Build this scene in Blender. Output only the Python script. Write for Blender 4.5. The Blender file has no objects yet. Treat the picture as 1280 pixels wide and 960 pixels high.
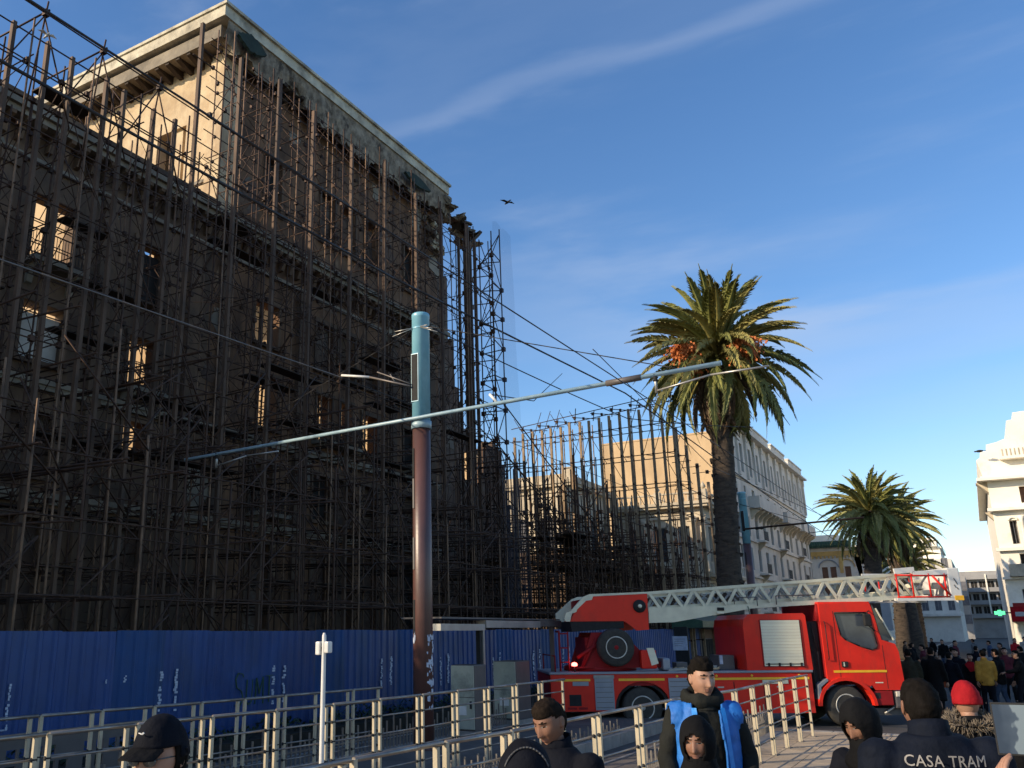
import bpy, bmesh, math, random
from mathutils import Vector, Matrix, noise as mnoise
R = math.radians
rnd = random.Random(7)
S = bpy.context.scene
COL = S.collection
# ------------------------------------------------------------------ camera
PITCH = math.atan(311/1095.0); ROLL = R(0.5); YAW = R(31.6)
cd = bpy.data.cameras.new('camera'); cam = bpy.data.objects.new('camera', cd); COL.objects.link(cam)
cd.sensor_width = 36.0; cd.lens = 36.0*1095/1280; cd.shift_x = 110/1280.0
cd.clip_start = 0.05; cd.clip_end = 3000
_f0 = Vector((-math.sin(YAW), math.cos(YAW), 0)); _r0 = Vector((math.cos(YAW), math.sin(YAW), 0)); _u0 = Vector((0, 0, 1))
_fw = _f0*math.cos(PITCH)+_u0*math.sin(PITCH); _up = _u0*math.cos(PITCH)-_f0*math.sin(PITCH)
_rt = _r0*math.cos(ROLL)-_up*math.sin(ROLL); _u2 = _up*math.cos(ROLL)+_r0*math.sin(ROLL)
cam.matrix_world = Matrix(((_rt.x, _u2.x, -_fw.x, 0), (_rt.y, _u2.y, -_fw.y, 0), (_rt.z, _u2.z, -_fw.z, 2.1), (0, 0, 0, 1)))
S.camera = cam
# ------------------------------------------------------------------ light
SUN_EL = R(24.0); SUN_AZ = R(40.0)          # light travels along (sin az, cos az)
sdir = Vector((math.sin(SUN_AZ)*math.cos(SUN_EL), math.cos(SUN_AZ)*math.cos(SUN_EL), -math.sin(SUN_EL)))
sl = bpy.data.lights.new('sun', 'SUN'); sl.energy = 5.0; sl.angle = R(0.6); sl.color = (1.0, 0.83, 0.60)
so = bpy.data.objects.new('sun', sl); COL.objects.link(so); so.rotation_euler = sdir.to_track_quat('-Z', 'Y').to_euler()
W = bpy.data.worlds.new('World'); S.world = W; W.use_nodes = True
wn = W.node_tree; wn.nodes.clear()
def wnode(t, **k):
    n = wn.nodes.new(t)
    for a, b in k.items(): setattr(n, a, b)
    return n
out = wnode('ShaderNodeOutputWorld'); bg = wnode('ShaderNodeBackground'); bg.inputs[1].default_value = 0.15
sky = wnode('ShaderNodeTexSky'); sky.sky_type = 'NISHITA'; sky.sun_disc = False
sky.sun_elevation = SUN_EL; sky.sun_rotation = math.atan2(-sdir.x, -sdir.y)
sky.altitude = 20; sky.air_density = 1.0; sky.dust_density = 0.35; sky.ozone_density = 2.2
tc = wnode('ShaderNodeTexCoord')
# thin cirrus: noise stretched along one direction, plus one long streak
def math_(op, a, b=None, clamp=False):
    n = wnode('ShaderNodeMath', operation=op, use_clamp=clamp)
    for i, v in enumerate((a, b)):
        if v is None: continue
        if isinstance(v, (int, float)): n.inputs[i].default_value = v
        else: wn.links.new(v, n.inputs[i])
    return n.outputs[0]
def ramp_(v, a, b, c=0.0, d=1.0):
    n = wnode('ShaderNodeMapRange', interpolation_type='SMOOTHSTEP'); wn.links.new(v, n.inputs[0])
    n.inputs[1].default_value = a; n.inputs[2].default_value = b; n.inputs[3].default_value = c; n.inputs[4].default_value = d
    return n.outputs[0]
mp = wnode('ShaderNodeMapping'); wn.links.new(tc.outputs['Generated'], mp.inputs[0])
mp.inputs['Rotation'].default_value = (R(20), R(-28), R(35)); mp.inputs['Scale'].default_value = (1.1, 4.2, 7.5)
nz = wnode('ShaderNodeTexNoise'); wn.links.new(mp.outputs[0], nz.inputs[0]); nz.inputs['Scale'].default_value = 1.3; nz.inputs['Detail'].default_value = 7; nz.inputs['Roughness'].default_value = .56
wisps = ramp_(nz.outputs[0], .48, .82, 0, .30)
def raydir(x, y):
    d = _fw+_rt*((x-530)/1095)+_u2*((480-y)/1095); return d.normalized()
def streak(x1, y1, x2, y2, wid, amp, xa, xb):
    """soft band round the great circle through two sky directions"""
    a, b = raydir(x1, y1), raydir(x2, y2); n = a.cross(b).normalized()
    dp = wnode('ShaderNodeVectorMath', operation='DOT_PRODUCT'); wn.links.new(tc.outputs['Generated'], dp.inputs[0]); dp.inputs[1].default_value = n
    nn = wnode('ShaderNodeTexNoise'); wn.links.new(mp.outputs[0], nn.inputs[0]); nn.inputs['Scale'].default_value = 2.6; nn.inputs['Detail'].default_value = 5
    off = math_('MULTIPLY', math_('SUBTRACT', nn.outputs[0], .5), wid*3.4)
    dist = math_('ABSOLUTE', math_('ADD', dp.outputs['Value'], off))
    band = ramp_(dist, 0, wid, amp, 0)
    m = (a+b).normalized(); d2 = wnode('ShaderNodeVectorMath', operation='DOT_PRODUCT'); wn.links.new(tc.outputs['Generated'], d2.inputs[0]); d2.inputs[1].default_value = m
    return math_('MULTIPLY', band, ramp_(d2.outputs['Value'], xa, xb))
s1 = streak(600, 125, 1000, -8, .022, .15, .93, .985)
s2 = streak(400, 100, 900, -60, .12, .06, .90, .98)
s3 = streak(1000, 430, 1290, 370, .055, .22, .955, .99)
s4 = streak(640, 380, 1280, 540, .10, .10, .90, .97)
s5 = streak(1110, 610, 1290, 600, .04, .12, .97, .995)
tot = wisps
for s_ in (s1, s2, s3, s4, s5): tot = math_('ADD', tot, s_)
tot = math_('MINIMUM', tot, .8)
# keep cloud to the upper hemisphere
sep = wnode('ShaderNodeSeparateXYZ'); wn.links.new(tc.outputs['Generated'], sep.inputs[0])
tot = math_('MULTIPLY', tot, ramp_(sep.outputs[2], .0, .06))
hs = wnode('ShaderNodeHueSaturation'); hs.inputs['Saturation'].default_value = 1.20; hs.inputs['Value'].default_value = 1.12; hs.inputs['Hue'].default_value = .505; wn.links.new(sky.outputs[0], hs.inputs['Color'])
mx = wnode('ShaderNodeMix', data_type='RGBA'); wn.links.new(tot, mx.inputs[0]); wn.links.new(hs.outputs[0], mx.inputs[6]); mx.inputs[7].default_value = (3.2, 3.7, 4.7, 1)
wn.links.new(mx.outputs[2], bg.inputs[0]); wn.links.new(bg.outputs[0], out.inputs[0])
S.view_settings.view_transform = 'Standard'; S.view_settings.look = 'None'; S.view_settings.exposure = 0.25; S.view_settings.gamma = 1.0
S.cycles.max_bounces = 5; S.cycles.diffuse_bounces = 3; S.cycles.transparent_max_bounces = 12

# ------------------------------------------------------------------ materials
MATS = {}
def mat(name, col, col2=None, rough=.8, scale=3.0, bump=0.0, bscale=None, metal=0.0, streaks=False, detail=6, spec=.4, coat=0.0, lo=.35, hi=.65, stretch=(1, 1, 1), dirt=None, dirtscale=.6, dlo=.5, dhi=.7, trans=0, alpha=1, emit=None, estr=0):
    if name in MATS: return MATS[name]
    m = bpy.data.materials.new(name); m.use_nodes = True; nt = m.node_tree; b = nt.nodes['Principled BSDF']
    b.inputs['Roughness'].default_value = rough; b.inputs['Metallic'].default_value = metal
    b.inputs['Specular IOR Level'].default_value = spec; b.inputs['Coat Weight'].default_value = coat
    b.inputs['Alpha'].default_value = alpha
    L = nt.links.new
    geo = nt.nodes.new('ShaderNodeNewGeometry'); mp = nt.nodes.new('ShaderNodeMapping'); L(geo.outputs['Position'], mp.inputs[0]); mp.inputs['Scale'].default_value = stretch
    cur = None
    if col2 is None: col2 = tuple(c*.72 for c in col)
    n = nt.nodes.new('ShaderNodeTexNoise'); n.inputs['Scale'].default_value = scale; n.inputs['Detail'].default_value = detail; n.inputs['Roughness'].default_value = .62; L(mp.outputs[0], n.inputs[0])
    mr = nt.nodes.new('ShaderNodeMapRange'); mr.inputs[1].default_value = lo; mr.inputs[2].default_value = hi; L(n.outputs[0], mr.inputs[0])
    mx = nt.nodes.new('ShaderNodeMix'); mx.data_type = 'RGBA'; mx.inputs[6].default_value = (*col2, 1); mx.inputs[7].default_value = (*col, 1); L(mr.outputs[0], mx.inputs[0]); cur = mx.outputs[2]
    if dirt:
        n2 = nt.nodes.new('ShaderNodeTexNoise'); n2.inputs['Scale'].default_value = dirtscale; n2.inputs['Detail'].default_value = 8; n2.inputs['Roughness'].default_value = .7
        mp2 = nt.nodes.new('ShaderNodeMapping'); L(geo.outputs['Position'], mp2.inputs[0]); mp2.inputs['Scale'].default_value = (1, 1, .35 if streaks else 1); mp2.inputs['Location'].default_value = (7, 3, 1); L(mp2.outputs[0], n2.inputs[0])
        m2 = nt.nodes.new('ShaderNodeMapRange'); m2.inputs[1].default_value = dlo; m2.inputs[2].default_value = dhi; L(n2.outputs[0], m2.inputs[0])
        x2 = nt.nodes.new('ShaderNodeMix'); x2.data_type = 'RGBA'; L(m2.outputs[0], x2.inputs[0]); L(cur, x2.inputs[6]); x2.inputs[7].default_value = (*dirt, 1); cur = x2.outputs[2]
    L(cur, b.inputs['Base Color'])
    if bump:
        n3 = nt.nodes.new('ShaderNodeTexNoise'); n3.inputs['Scale'].default_value = bscale or scale*4; n3.inputs['Detail'].default_value = 5; L(mp.outputs[0], n3.inputs[0])
        bp = nt.nodes.new('ShaderNodeBump'); bp.inputs['Strength'].default_value = bump; bp.inputs['Distance'].default_value = .03; L(n3.outputs[0], bp.inputs['Height']); L(bp.outputs[0], b.inputs['Normal'])
    if trans: b.inputs['Transmission Weight'].default_value = trans
    if emit: b.inputs['Emission Color'].default_value = (*emit, 1); b.inputs['Emission Strength'].default_value = estr
    MATS[name] = m; return m

M_asph = mat('asphalt', (.055, .053, .052), (.035, .035, .037), .9, 1.2, .3, 60)
M_tile = mat('beige_paving', (.42, .33, .23), (.30, .235, .165), .75, 1.5, .15, 40, dirt=(.20, .16, .12), dirtscale=.8)
M_tile2 = mat('beige_paving_pale', (.47, .37, .26), (.36, .28, .195), .75, 1.9, .15, 40, dirt=(.22, .18, .13), dirtscale=.7)
M_joint = mat('paving_joint', (.12, .095, .07), None, .9, 5)
M_kerb = mat('kerb_stone', (.33, .30, .26), (.22, .2, .18), .8, 3, .3)
M_slab = mat('track_concrete', (.15, .125, .105), (.09, .078, .068), .85, .9, .3, 40, dirt=(.06, .055, .05))
M_soil = mat('planted_soil', (.045, .035, .025), (.02, .018, .012), .95, 3, .6)
M_grass = mat('bed_leaves', (.035, .055, .018), (.012, .022, .008), .7, 4)
M_brownplast = mat('red_brown_plaster', (.22, .118, .062), (.08, .044, .026), .92, 1.1, .6, 7, dirt=(.30, .20, .125), dirtscale=.9, streaks=True, dlo=.60, dhi=.68, stretch=(1, 1, .4))  # dark red-brown plaster with paler streaks
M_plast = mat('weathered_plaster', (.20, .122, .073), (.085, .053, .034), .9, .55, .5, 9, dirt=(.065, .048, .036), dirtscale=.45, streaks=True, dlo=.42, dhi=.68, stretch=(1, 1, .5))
M_plast2 = mat('ochre_plaster', (.60, .47, .30), (.42, .30, .18), .9, .9, .6, 6, dirt=(.26, .17, .11), dirtscale=.7, streaks=True, dlo=.5, dhi=.75)
M_brick = mat('exposed_brick', (.155, .095, .065), (.075, .05, .038), .95, 1.4, .6, 14, dirt=(.17, .14, .11), dirtscale=.8, dlo=.52, dhi=.62)
M_conc = mat('old_concrete', (.30, .255, .195), (.16, .135, .105), .9, .8, .5, 10, dirt=(.12, .105, .09), dirtscale=.9, streaks=True, dlo=.5, dhi=.72)
M_conc2 = mat('pale_coping', (.66, .60, .46), (.42, .37, .28), .9, .9, .4, 12, dirt=(.16, .14, .11), dirtscale=1.2, dlo=.47, dhi=.75)
M_moss = mat('green_stain', (.035, .055, .045), (.02, .032, .028), .9, 2, .4)
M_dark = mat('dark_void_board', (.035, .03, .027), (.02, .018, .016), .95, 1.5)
M_wood = mat('dark_timber', (.055, .035, .022), (.03, .02, .014), .85, 4, .4, stretch=(4, 4, .5))
M_rust = mat('rusted_scaffold_steel', (.085, .042, .024), (.038, .020, .013), .7, 5, 0, metal=.25)
M_rust2 = mat('grey_scaffold_post', (.135, .080, .050), (.065, .040, .026), .75, 3, 0, metal=.1, stretch=(1, 1, .3))
M_lit = mat('sunlit_scaffold_post', (.34, .235, .14), (.2, .135, .08), .8, 3)  # lighter copy of the post colour with sunlight put into it
M_tube = mat('worn_scaffold_tube', (.24, .14, .08), (.09, .052, .032), .6, 4, 0, metal=.3, stretch=(1, 1, .6))
M_blue = mat('blue_sheet_paint', (.004, .050, .205), (.003, .034, .150), .5, 1.2, .05, 20, dirt=(.014, .045, .115), dirtscale=.8, streaks=True, spec=.5, dlo=.5, dhi=.75)
M_blue2 = mat('blue_sheet_paint_faded', (.010, .062, .205), (.006, .045, .16), .6, 1.0, .05, 20, dirt=(.03, .055, .115), dirtscale=1.1, streaks=True, spec=.4, dlo=.45, dhi=.72)
M_blue3 = mat('blue_sheet_paint_dark', (.004, .040, .170), (.003, .028, .125), .45, 1.0, .05, 20, dirt=(.02, .03, .05), dirtscale=1.6, streaks=True, spec=.5, dlo=.55, dhi=.72)
M_paper = mat('torn_white_paper', (.55, .58, .66), (.38, .42, .52), .9, 8)
M_graf = mat('green_spray_paint', (.06, .12, .07), (.03, .075, .05), .8, 8)
M_rail = mat('cream_rail_paint', (.50, .42, .29), (.36, .31, .22), .5, 4, .05, 30, dirt=(.25, .2, .14), dirtscale=3, dlo=.62, dhi=.75)
M_railg = mat('brushed_rail_steel', (.30, .27, .24), (.20, .18, .165), .35, 6, 0, metal=.7)
M_pole_b = mat('mast_light_blue', (.24, .50, .60), (.18, .42, .53), .35, 2, 0, spec=.6, dirt=(.13, .30, .37), dirtscale=1.5, streaks=True)
M_pole_m = mat('mast_maroon', (.115, .052, .042), (.08, .038, .033), .4, 1.6, .05, 20, dirt=(.06, .035, .03), dirtscale=1.2, streaks=True, spec=.6)
M_arm = mat('arm_blue_paint', (.34, .46, .50), (.22, .33, .39), .4, 3, spec=.6)
M_blk = mat('black_rubber', (.02, .02, .02), (.012, .012, .012), .8, 10)
M_cable = mat('black_cable', (.025, .022, .022), None, .6, 5)
M_cablel = mat('pale_wire', (.22, .19, .17), None, .5, 5, metal=.4)
M_white = mat('white_painted_steel', (.72, .70, .66), (.6, .58, .54), .4, 4)
M_steel = mat('galvanised_steel', (.42, .41, .38), (.32, .31, .29), .38, 2.5, .05, 30, metal=.55)
M_cabinet = mat('cabinet_lit_cream', (.44, .44, .34), (.30, .31, .25), .28, 1.3, 0, spec=.6, dirt=(.12, .13, .11), dirtscale=1.1)  # reflected light on the cabinet doors is put into this cream
M_cabside = mat('dark_grey_metal', (.115, .10, .095), (.09, .08, .075), .5, 3)  # plain dark grey; on the cabinets it carries the shade of the sides
M_red = mat('fire_red_paint', (.74, .028, .014), (.64, .022, .012), .38, 1.5, .03, 5, spec=.22, coat=.08, dirt=(.36, .035, .025), dirtscale=1.8, dlo=.50, dhi=.78, streaks=True)
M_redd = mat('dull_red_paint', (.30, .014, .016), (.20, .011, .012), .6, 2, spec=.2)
M_yel = mat('reflective_yellow', (.90, .50, .03), (.82, .42, .02), .4, 6)
M_alu = mat('ladder_aluminium', (.66, .63, .48), (.55, .52, .40), .42, 3, .04, 30, metal=.15)
M_alud = mat('dark_aluminium', (.30, .31, .31), (.22, .23, .23), .4, 3, metal=.4)
M_lock = mat('locker_shutter', (.74, .70, .54), (.66, .62, .48), .4, 1.5, .05, 60, metal=.1, stretch=(.3, .3, 8))
M_lockd = mat('locker_grey', (.27, .29, .33), (.22, .24, .28), .42, 2, metal=.3)
M_tyre = mat('tyre_rubber', (.055, .050, .042), (.035, .032, .028), .9, 8, .3, 60)
M_rim = mat('wheel_rim_steel', (.62, .60, .55), (.40, .37, .32), .4, 6, metal=.15)
M_glass = mat('dark_glass', (.06, .075, .085), (.03, .04, .05), .05, 1, spec=.8)
M_glassb = mat('window_glass_pale', (.10, .12, .14), (.05, .06, .075), .08, .8, spec=.7)
M_lamp = mat('red_marker_lamp', (.9, .1, .1), None, .3, 3, emit=(1, .10, .08), estr=9)
M_lampw = mat('headlamp_lens', (.75, .68, .55), None, .15, 3, spec=.8)
M_wht = mat('warm_white_stucco', (.66, .62, .55), (.52, .485, .43), .85, .35, .2, 6, dirt=(.36, .33, .29), dirtscale=.6, streaks=True, dlo=.52, dhi=.75)
M_gable = mat('tan_gable_render', (.60, .43, .25), (.50, .35, .20), .9, .28, .3, 5, dirt=(.38, .265, .155), dirtscale=.22, streaks=True, dlo=.45, dhi=.7)
M_house = mat('ornate_cream_stone', (.58, .49, .36), (.44, .37, .27), .85, .8, .3, 8, dirt=(.24, .20, .15), dirtscale=.9, streaks=True, dlo=.5, dhi=.74)
M_rbld = mat('bright_stucco', (.88, .82, .70), (.80, .74, .62), .8, .4, .1, 6, dirt=(.60, .53, .42), dirtscale=.5, dlo=.55, dhi=.8)
M_grey = mat('grey_far_stucco', (.32, .31, .30), (.26, .25, .245), .85, .3, dirt=(.2, .19, .19), dirtscale=.3)
M_shut = mat('grey_blue_shutter', (.14, .14, .155), (.09, .09, .105), .7, 2)
M_brown = mat('brown_shutter', (.20, .10, .06), (.15, .08, .05), .7, 2)
M_gtile = mat('green_roof_tile', (.035, .09, .055), (.02, .06, .04), .4, 6, .4)
M_ochre = mat('ochre_arch_band', (.55, .36, .13), (.45, .29, .1), .8, 2)
M_trunk = mat('palm_trunk_bark', (.085, .062, .045), (.035, .027, .021), .95, 3, .8, 10, stretch=(1, 1, 3))
M_frond = mat('palm_leaf_green', (.24, .24, .07), (.13, .14, .04), .5, 1.2, spec=.35)
M_frondy = mat('palm_leaf_olive', (.34, .30, .10), (.21, .19, .065), .5, 1.2, spec=.35)
M_frondd = mat('palm_leaf_dry', (.19, .125, .075), (.085, .055, .035), .8, 2)
M_fruit = mat('orange_date_stalks', (.68, .20, .045), (.42, .115, .03), .7, 9)
M_skin = mat('skin_tan', (.36, .20, .135), (.31, .165, .11), .5, 9, .05, 90, spec=.35)
M_skind = mat('skin_brown', (.23, .115, .075), (.19, .095, .06), .5, 9, .05, 90, spec=.35)
M_lip = mat('lip_colour', (.24, .115, .085), None, .5, 9)
M_eye = mat('eye_white', (.22, .19, .17), None, .25, 3)
M_pupil = mat('eye_pupil', (.015, .01, .008), None, .15, 3)
M_hair = mat('black_hair', (.012, .010, .009), (.006, .005, .004), .8, 40, .3, 220, spec=.05, stretch=(1, 1, .25))
M_hairb = mat('short_brown_hair', (.022, .015, .011), (.011, .008, .006), .8, 60, .3, 260, spec=.05)
def cloth(name, c, rough=.85): return mat(name, c, tuple(v*.62 for v in c), rough, 6, .35, 22, spec=.12)
C_navy = cloth('navy_cloth', (.006, .007, .012)); C_navy2 = cloth('work_jacket_navy', (.006, .009, .018), .8)
C_black = cloth('black_cloth', (.007, .007, .008)); C_char = cloth('charcoal_cloth', (.018, .019, .017))
C_blue = mat('blue_vest_fabric', (.012, .15, .50), (.008, .10, .38), .65, 5, .4, 16, spec=.5)
C_blueb = mat('light_blue_lining', (.02, .26, .72), (.015, .2, .6), .45, 5, .3, 16, spec=.5)
C_red = cloth('red_knit', (.36, .012, .018)); C_olive = cloth('olive_cloth', (.04, .038, .025)); C_orange = cloth('orange_cloth', (.50, .12, .05))
C_mustard = cloth('mustard_cloth', (.42, .22, .04)); C_jean = cloth('blue_denim', (.05, .075, .13)); C_jeanl = cloth('pale_denim', (.16, .2, .27))
C_grey = cloth('grey_cloth', (.10, .10, .105)); C_fur = mat('beige_fur', (.21, .17, .125), (.10, .08, .06), .95, 30, .5, 80); C_brown = cloth('brown_cloth', (.09, .055, .035)); C_maroon = cloth('maroon_cloth', (.10, .02, .03)); C_pale = cloth('pale_cloth', (.33, .31, .29))

# ------------------------------------------------------------------ object helpers
def tag(o, label=None, cat=None, group=None, kind=None):
    if label: o['label'] = label
    if cat: o['category'] = cat
    if group: o['group'] = group
    if kind: o['kind'] = kind
    return o
def empty(name, loc=(0, 0, 0), rz=0, label=None, cat=None, group=None, scale=1):
    o = bpy.data.objects.new(name, None); COL.objects.link(o); o.location = loc; o.rotation_euler = (0, 0, rz); o.empty_display_size = .3
    o.scale = (scale,)*3
    return tag(o, label, cat, group)
def link(name, me, parent=None, loc=None, rot=None, scale=None):
    o = bpy.data.objects.new(name, me); COL.objects.link(o); o.parent = parent
    if loc is not None: o.location = loc
    if rot is not None: o.rotation_euler = rot
    if scale is not None: o.scale = scale
    return o
class MB:
    """collects faces, then links them as one mesh object"""
    def __init__(s): s.v = []; s.f = []; s.m = []; s.mi = 0; s.sm = []
    def quad(s, *p):
        i = len(s.v); s.v += [tuple(q) for q in p]; s.f.append(tuple(range(i, i+len(p)))); s.m.append(s.mi); s.sm.append(False)
    def box(s, x0, x1, y0, y1, z0, z1):
        i = len(s.v)
        s.v += [(x0, y0, z0), (x1, y0, z0), (x1, y1, z0), (x0, y1, z0), (x0, y0, z1), (x1, y0, z1), (x1, y1, z1), (x0, y1, z1)]
        for f in ((0, 3, 2, 1), (4, 5, 6, 7), (0, 1, 5, 4), (1, 2, 6, 5), (2, 3, 7, 6), (3, 0, 4, 7)):
            s.f.append(tuple(i+k for k in f)); s.m.append(s.mi); s.sm.append(False)
        return s
    def tube(s, a, b, r, r2=None, n=6, cap=True, smooth=True):
        a = Vector(a); b = Vector(b); r2 = r if r2 is None else r2
        d = (b-a)
        if d.length < 1e-6: return s
        d.normalize(); u = d.orthogonal().normalized(); w = d.cross(u)
        i = len(s.v)
        for k in range(n):
            t = 2*math.pi*k/n; q = u*math.cos(t)+w*math.sin(t)
            s.v.append(tuple(a+q*r)); s.v.append(tuple(b+q*r2))
        for k in range(n):
            j = (k+1) % n; s.f.append((i+2*k, i+2*j, i+2*j+1, i+2*k+1)); s.m.append(s.mi); s.sm.append(smooth)
        if cap:
            s.f.append(tuple(i+2*k for k in range(n))[::-1]); s.f.append(tuple(i+2*k+1 for k in range(n))); s.m += [s.mi]*2; s.sm += [False]*2
        return s
    def bar(s, a, b, w, h, up=(0, 0, 1)):
        a = Vector(a); b = Vector(b); d = (b-a).normalized(); upv = Vector(up)
        if abs(d.dot(upv)) > .98: upv = Vector((0, 1, 0))
        x = d.cross(upv).normalized()*w/2; z = x.cross(d).normalized()*h/2
        i = len(s.v)
        for p in (a, b):
            for sx, sz in ((-1, -1), (1, -1), (1, 1), (-1, 1)): s.v.append(tuple(p+x*sx+z*sz))
        for f in ((0, 3, 2, 1), (4, 5, 6, 7), (0, 1, 5, 4), (1, 2, 6, 5), (2, 3, 7, 6), (3, 0, 4, 7)):
            s.f.append(tuple(i+k for k in f)); s.m.append(s.mi); s.sm.append(False)
        return s
    def path(s, pts, r, n=6):
        for a, b in zip(pts, pts[1:]): s.tube(a, b, r, n=n)
        return s
    def lathe(s, prof, c=(0, 0, 0), axis='z', n=24, smooth=True):
        """prof = [(radius, height)]"""
        i = len(s.v); c = Vector(c)
        for r, h in prof:
            for k in range(n):
                t = 2*math.pi*k/n; a, b = r*math.cos(t), r*math.sin(t)
                p = {'z': (a, b, h), 'y': (a, h, b), 'x': (h, a, b)}[axis]; s.v.append(tuple(c+Vector(p)))
        for j in range(len(prof)-1):
            for k in range(n):
                l = (k+1) % n; s.f.append((i+j*n+k, i+j*n+l, i+(j+1)*n+l, i+(j+1)*n+k)); s.m.append(s.mi); s.sm.append(smooth)
        s.f.append(tuple(i+k for k in range(n))[::-1]); s.f.append(tuple(i+(len(prof)-1)*n+k for k in range(n))); s.m += [s.mi]*2; s.sm += [False]*2
        return s
    def prism(s, poly, y0, y1, plane='xz'):
        """extrude a polygon given in (x,z) between y0 and y1"""
        i = len(s.v); n = len(poly)
        for y in (y0, y1):
            for a, b in poly: s.v.append({'xz': (a, y, b), 'yz': (y, a, b), 'xy': (a, b, y)}[plane])
        s.f.append(tuple(i+k for k in range(n))); s.f.append(tuple(i+n+k for k in range(n))[::-1])
        s.m += [s.mi]*2; s.sm += [False]*2
        for k in range(n):
            j = (k+1) % n; s.f.append((i+k, i+n+k, i+n+j, i+j)); s.m.append(s.mi); s.sm.append(False)
        return s
    def rings(s, rs, cap=True, smooth=True):
        i = len(s.v); n = len(rs[0])
        for r in rs: s.v += [tuple(p) for p in r]
        for j in range(len(rs)-1):
            for k in range(n):
                l = (k+1) % n; s.f.append((i+j*n+k, i+j*n+l, i+(j+1)*n+l, i+(j+1)*n+k)); s.m.append(s.mi); s.sm.append(smooth)
        if cap:
            s.f.append(tuple(i+k for k in range(n))[::-1]); s.f.append(tuple(i+(len(rs)-1)*n+k for k in range(n))); s.m += [s.mi]*2; s.sm += [smooth]*2
        return s
    def add(s, me, M=None):
        i = len(s.v)
        for v in me.vertices: s.v.append(tuple((M @ v.co) if M else v.co))
        for p in me.polygons: s.f.append(tuple(i+k for k in p.vertices)); s.m.append(s.mi); s.sm.append(p.use_smooth)
        return s
    def mesh(s, name, mats, fix=True, smooth=None):
        me = bpy.data.meshes.new(name); me.from_pydata(s.v, [], s.f)
        for m in (mats if isinstance(mats, (list, tuple)) else [mats]): me.materials.append(m)
        me.polygons.foreach_set('material_index', s.m)
        me.polygons.foreach_set('use_smooth', [smooth]*len(s.f) if smooth is not None else s.sm)
        if fix:
            bm = bmesh.new(); bm.from_mesh(me); bmesh.ops.recalc_face_normals(bm, faces=bm.faces); bm.to_mesh(me); bm.free()
        me.update(); return me
    def build(s, name, mats, parent=None, fix=True, smooth=None, loc=None, rot=None):
        return link(name, s.mesh(name, mats, fix, smooth), parent, loc, rot)
def bevelbox(name, mats, parent, x0, x1, y0, y1, z0, z1, b=.02, seg=2):
    me = MB().box(x0, x1, y0, y1, z0, z1).mesh(name, mats)
    bm = bmesh.new(); bm.from_mesh(me); bmesh.ops.bevel(bm, geom=bm.edges[:], offset=b, segments=seg, affect='EDGES', profile=.6)
    bm.to_mesh(me); bm.free(); return link(name, me, parent)
def evaluated(me, mods):
    o = bpy.data.objects.new('temp', me); COL.objects.link(o)
    for t, kw in mods:
        m = o.modifiers.new(t, t)
        for k, v in kw.items(): setattr(m, k, v)
    dg = bpy.context.evaluated_depsgraph_get(); dg.update()
    r = bpy.data.meshes.new_from_object(o.evaluated_get(dg)); bpy.data.objects.remove(o); return r
def wall(x0, x1, us, zs, openings, axis='y', mats=None):
    """wall slab between x0 (front) and x1 (back); u runs along `axis`; openings = (u0,u1,z0,z1) true holes"""
    mb = MB(); U = sorted(set([us[0], us[1]]+[o[0] for o in openings]+[o[1] for o in openings]))
    Z = sorted(set([zs[0], zs[1]]+[o[2] for o in openings]+[o[3] for o in openings]))
    U = [u for u in U if us[0]-1e-6 <= u <= us[1]+1e-6]; Z = [z for z in Z if zs[0]-1e-6 <= z <= zs[1]+1e-6]
    def solid(i, j):
        if i < 0 or j < 0 or i >= len(U)-1 or j >= len(Z)-1: return False
        u = (U[i]+U[i+1])/2; z = (Z[j]+Z[j+1])/2
        return not any(o[0] < u < o[1] and o[2] < z < o[3] for o in openings)
    P = (lambda d, u, z: (d, u, z)) if axis == 'y' else (lambda d, u, z: (u, d, z))
    for i in range(len(U)-1):
        for j in range(len(Z)-1):
            if not solid(i, j): continue
            a, b, c, d = U[i], U[i+1], Z[j], Z[j+1]
            mb.quad(P(x0, a, c), P(x0, b, c), P(x0, b, d), P(x0, a, d)); mb.quad(P(x1, a, c), P(x1, a, d), P(x1, b, d), P(x1, b, c))
            if not solid(i-1, j): mb.quad(P(x0, a, c), P(x0, a, d), P(x1, a, d), P(x1, a, c))
            if not solid(i+1, j): mb.quad(P(x0, b, c), P(x1, b, c), P(x1, b, d), P(x0, b, d))
            if not solid(i, j-1): mb.quad(P(x0, a, c), P(x1, a, c), P(x1, b, c), P(x0, b, c))
            if not solid(i, j+1): mb.quad(P(x0, a, d), P(x0, b, d), P(x1, b, d), P(x1, a, d))
    return mb
def weld(mb, name, mats):
    me = mb.mesh(name, mats, fix=False); bm = bmesh.new(); bm.from_mesh(me); bmesh.ops.remove_doubles(bm, verts=bm.verts, dist=.0005)
    bmesh.ops.recalc_face_normals(bm, faces=bm.faces); bm.to_mesh(me); bm.free(); return me
def text_mesh(s, size, depth=.004):
    cu = bpy.data.curves.new('t', 'FONT'); cu.body = s; cu.size = size; cu.extrude = depth/2; cu.align_x = 'CENTER'; cu.align_y = 'CENTER'; cu.resolution_u = 3; cu.space_character = 1.08
    o = bpy.data.objects.new('t', cu); COL.objects.link(o); dg = bpy.context.evaluated_depsgraph_get(); dg.update()
    me = bpy.data.meshes.new_from_object(o.evaluated_get(dg)); bpy.data.objects.remove(o); return me
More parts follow.
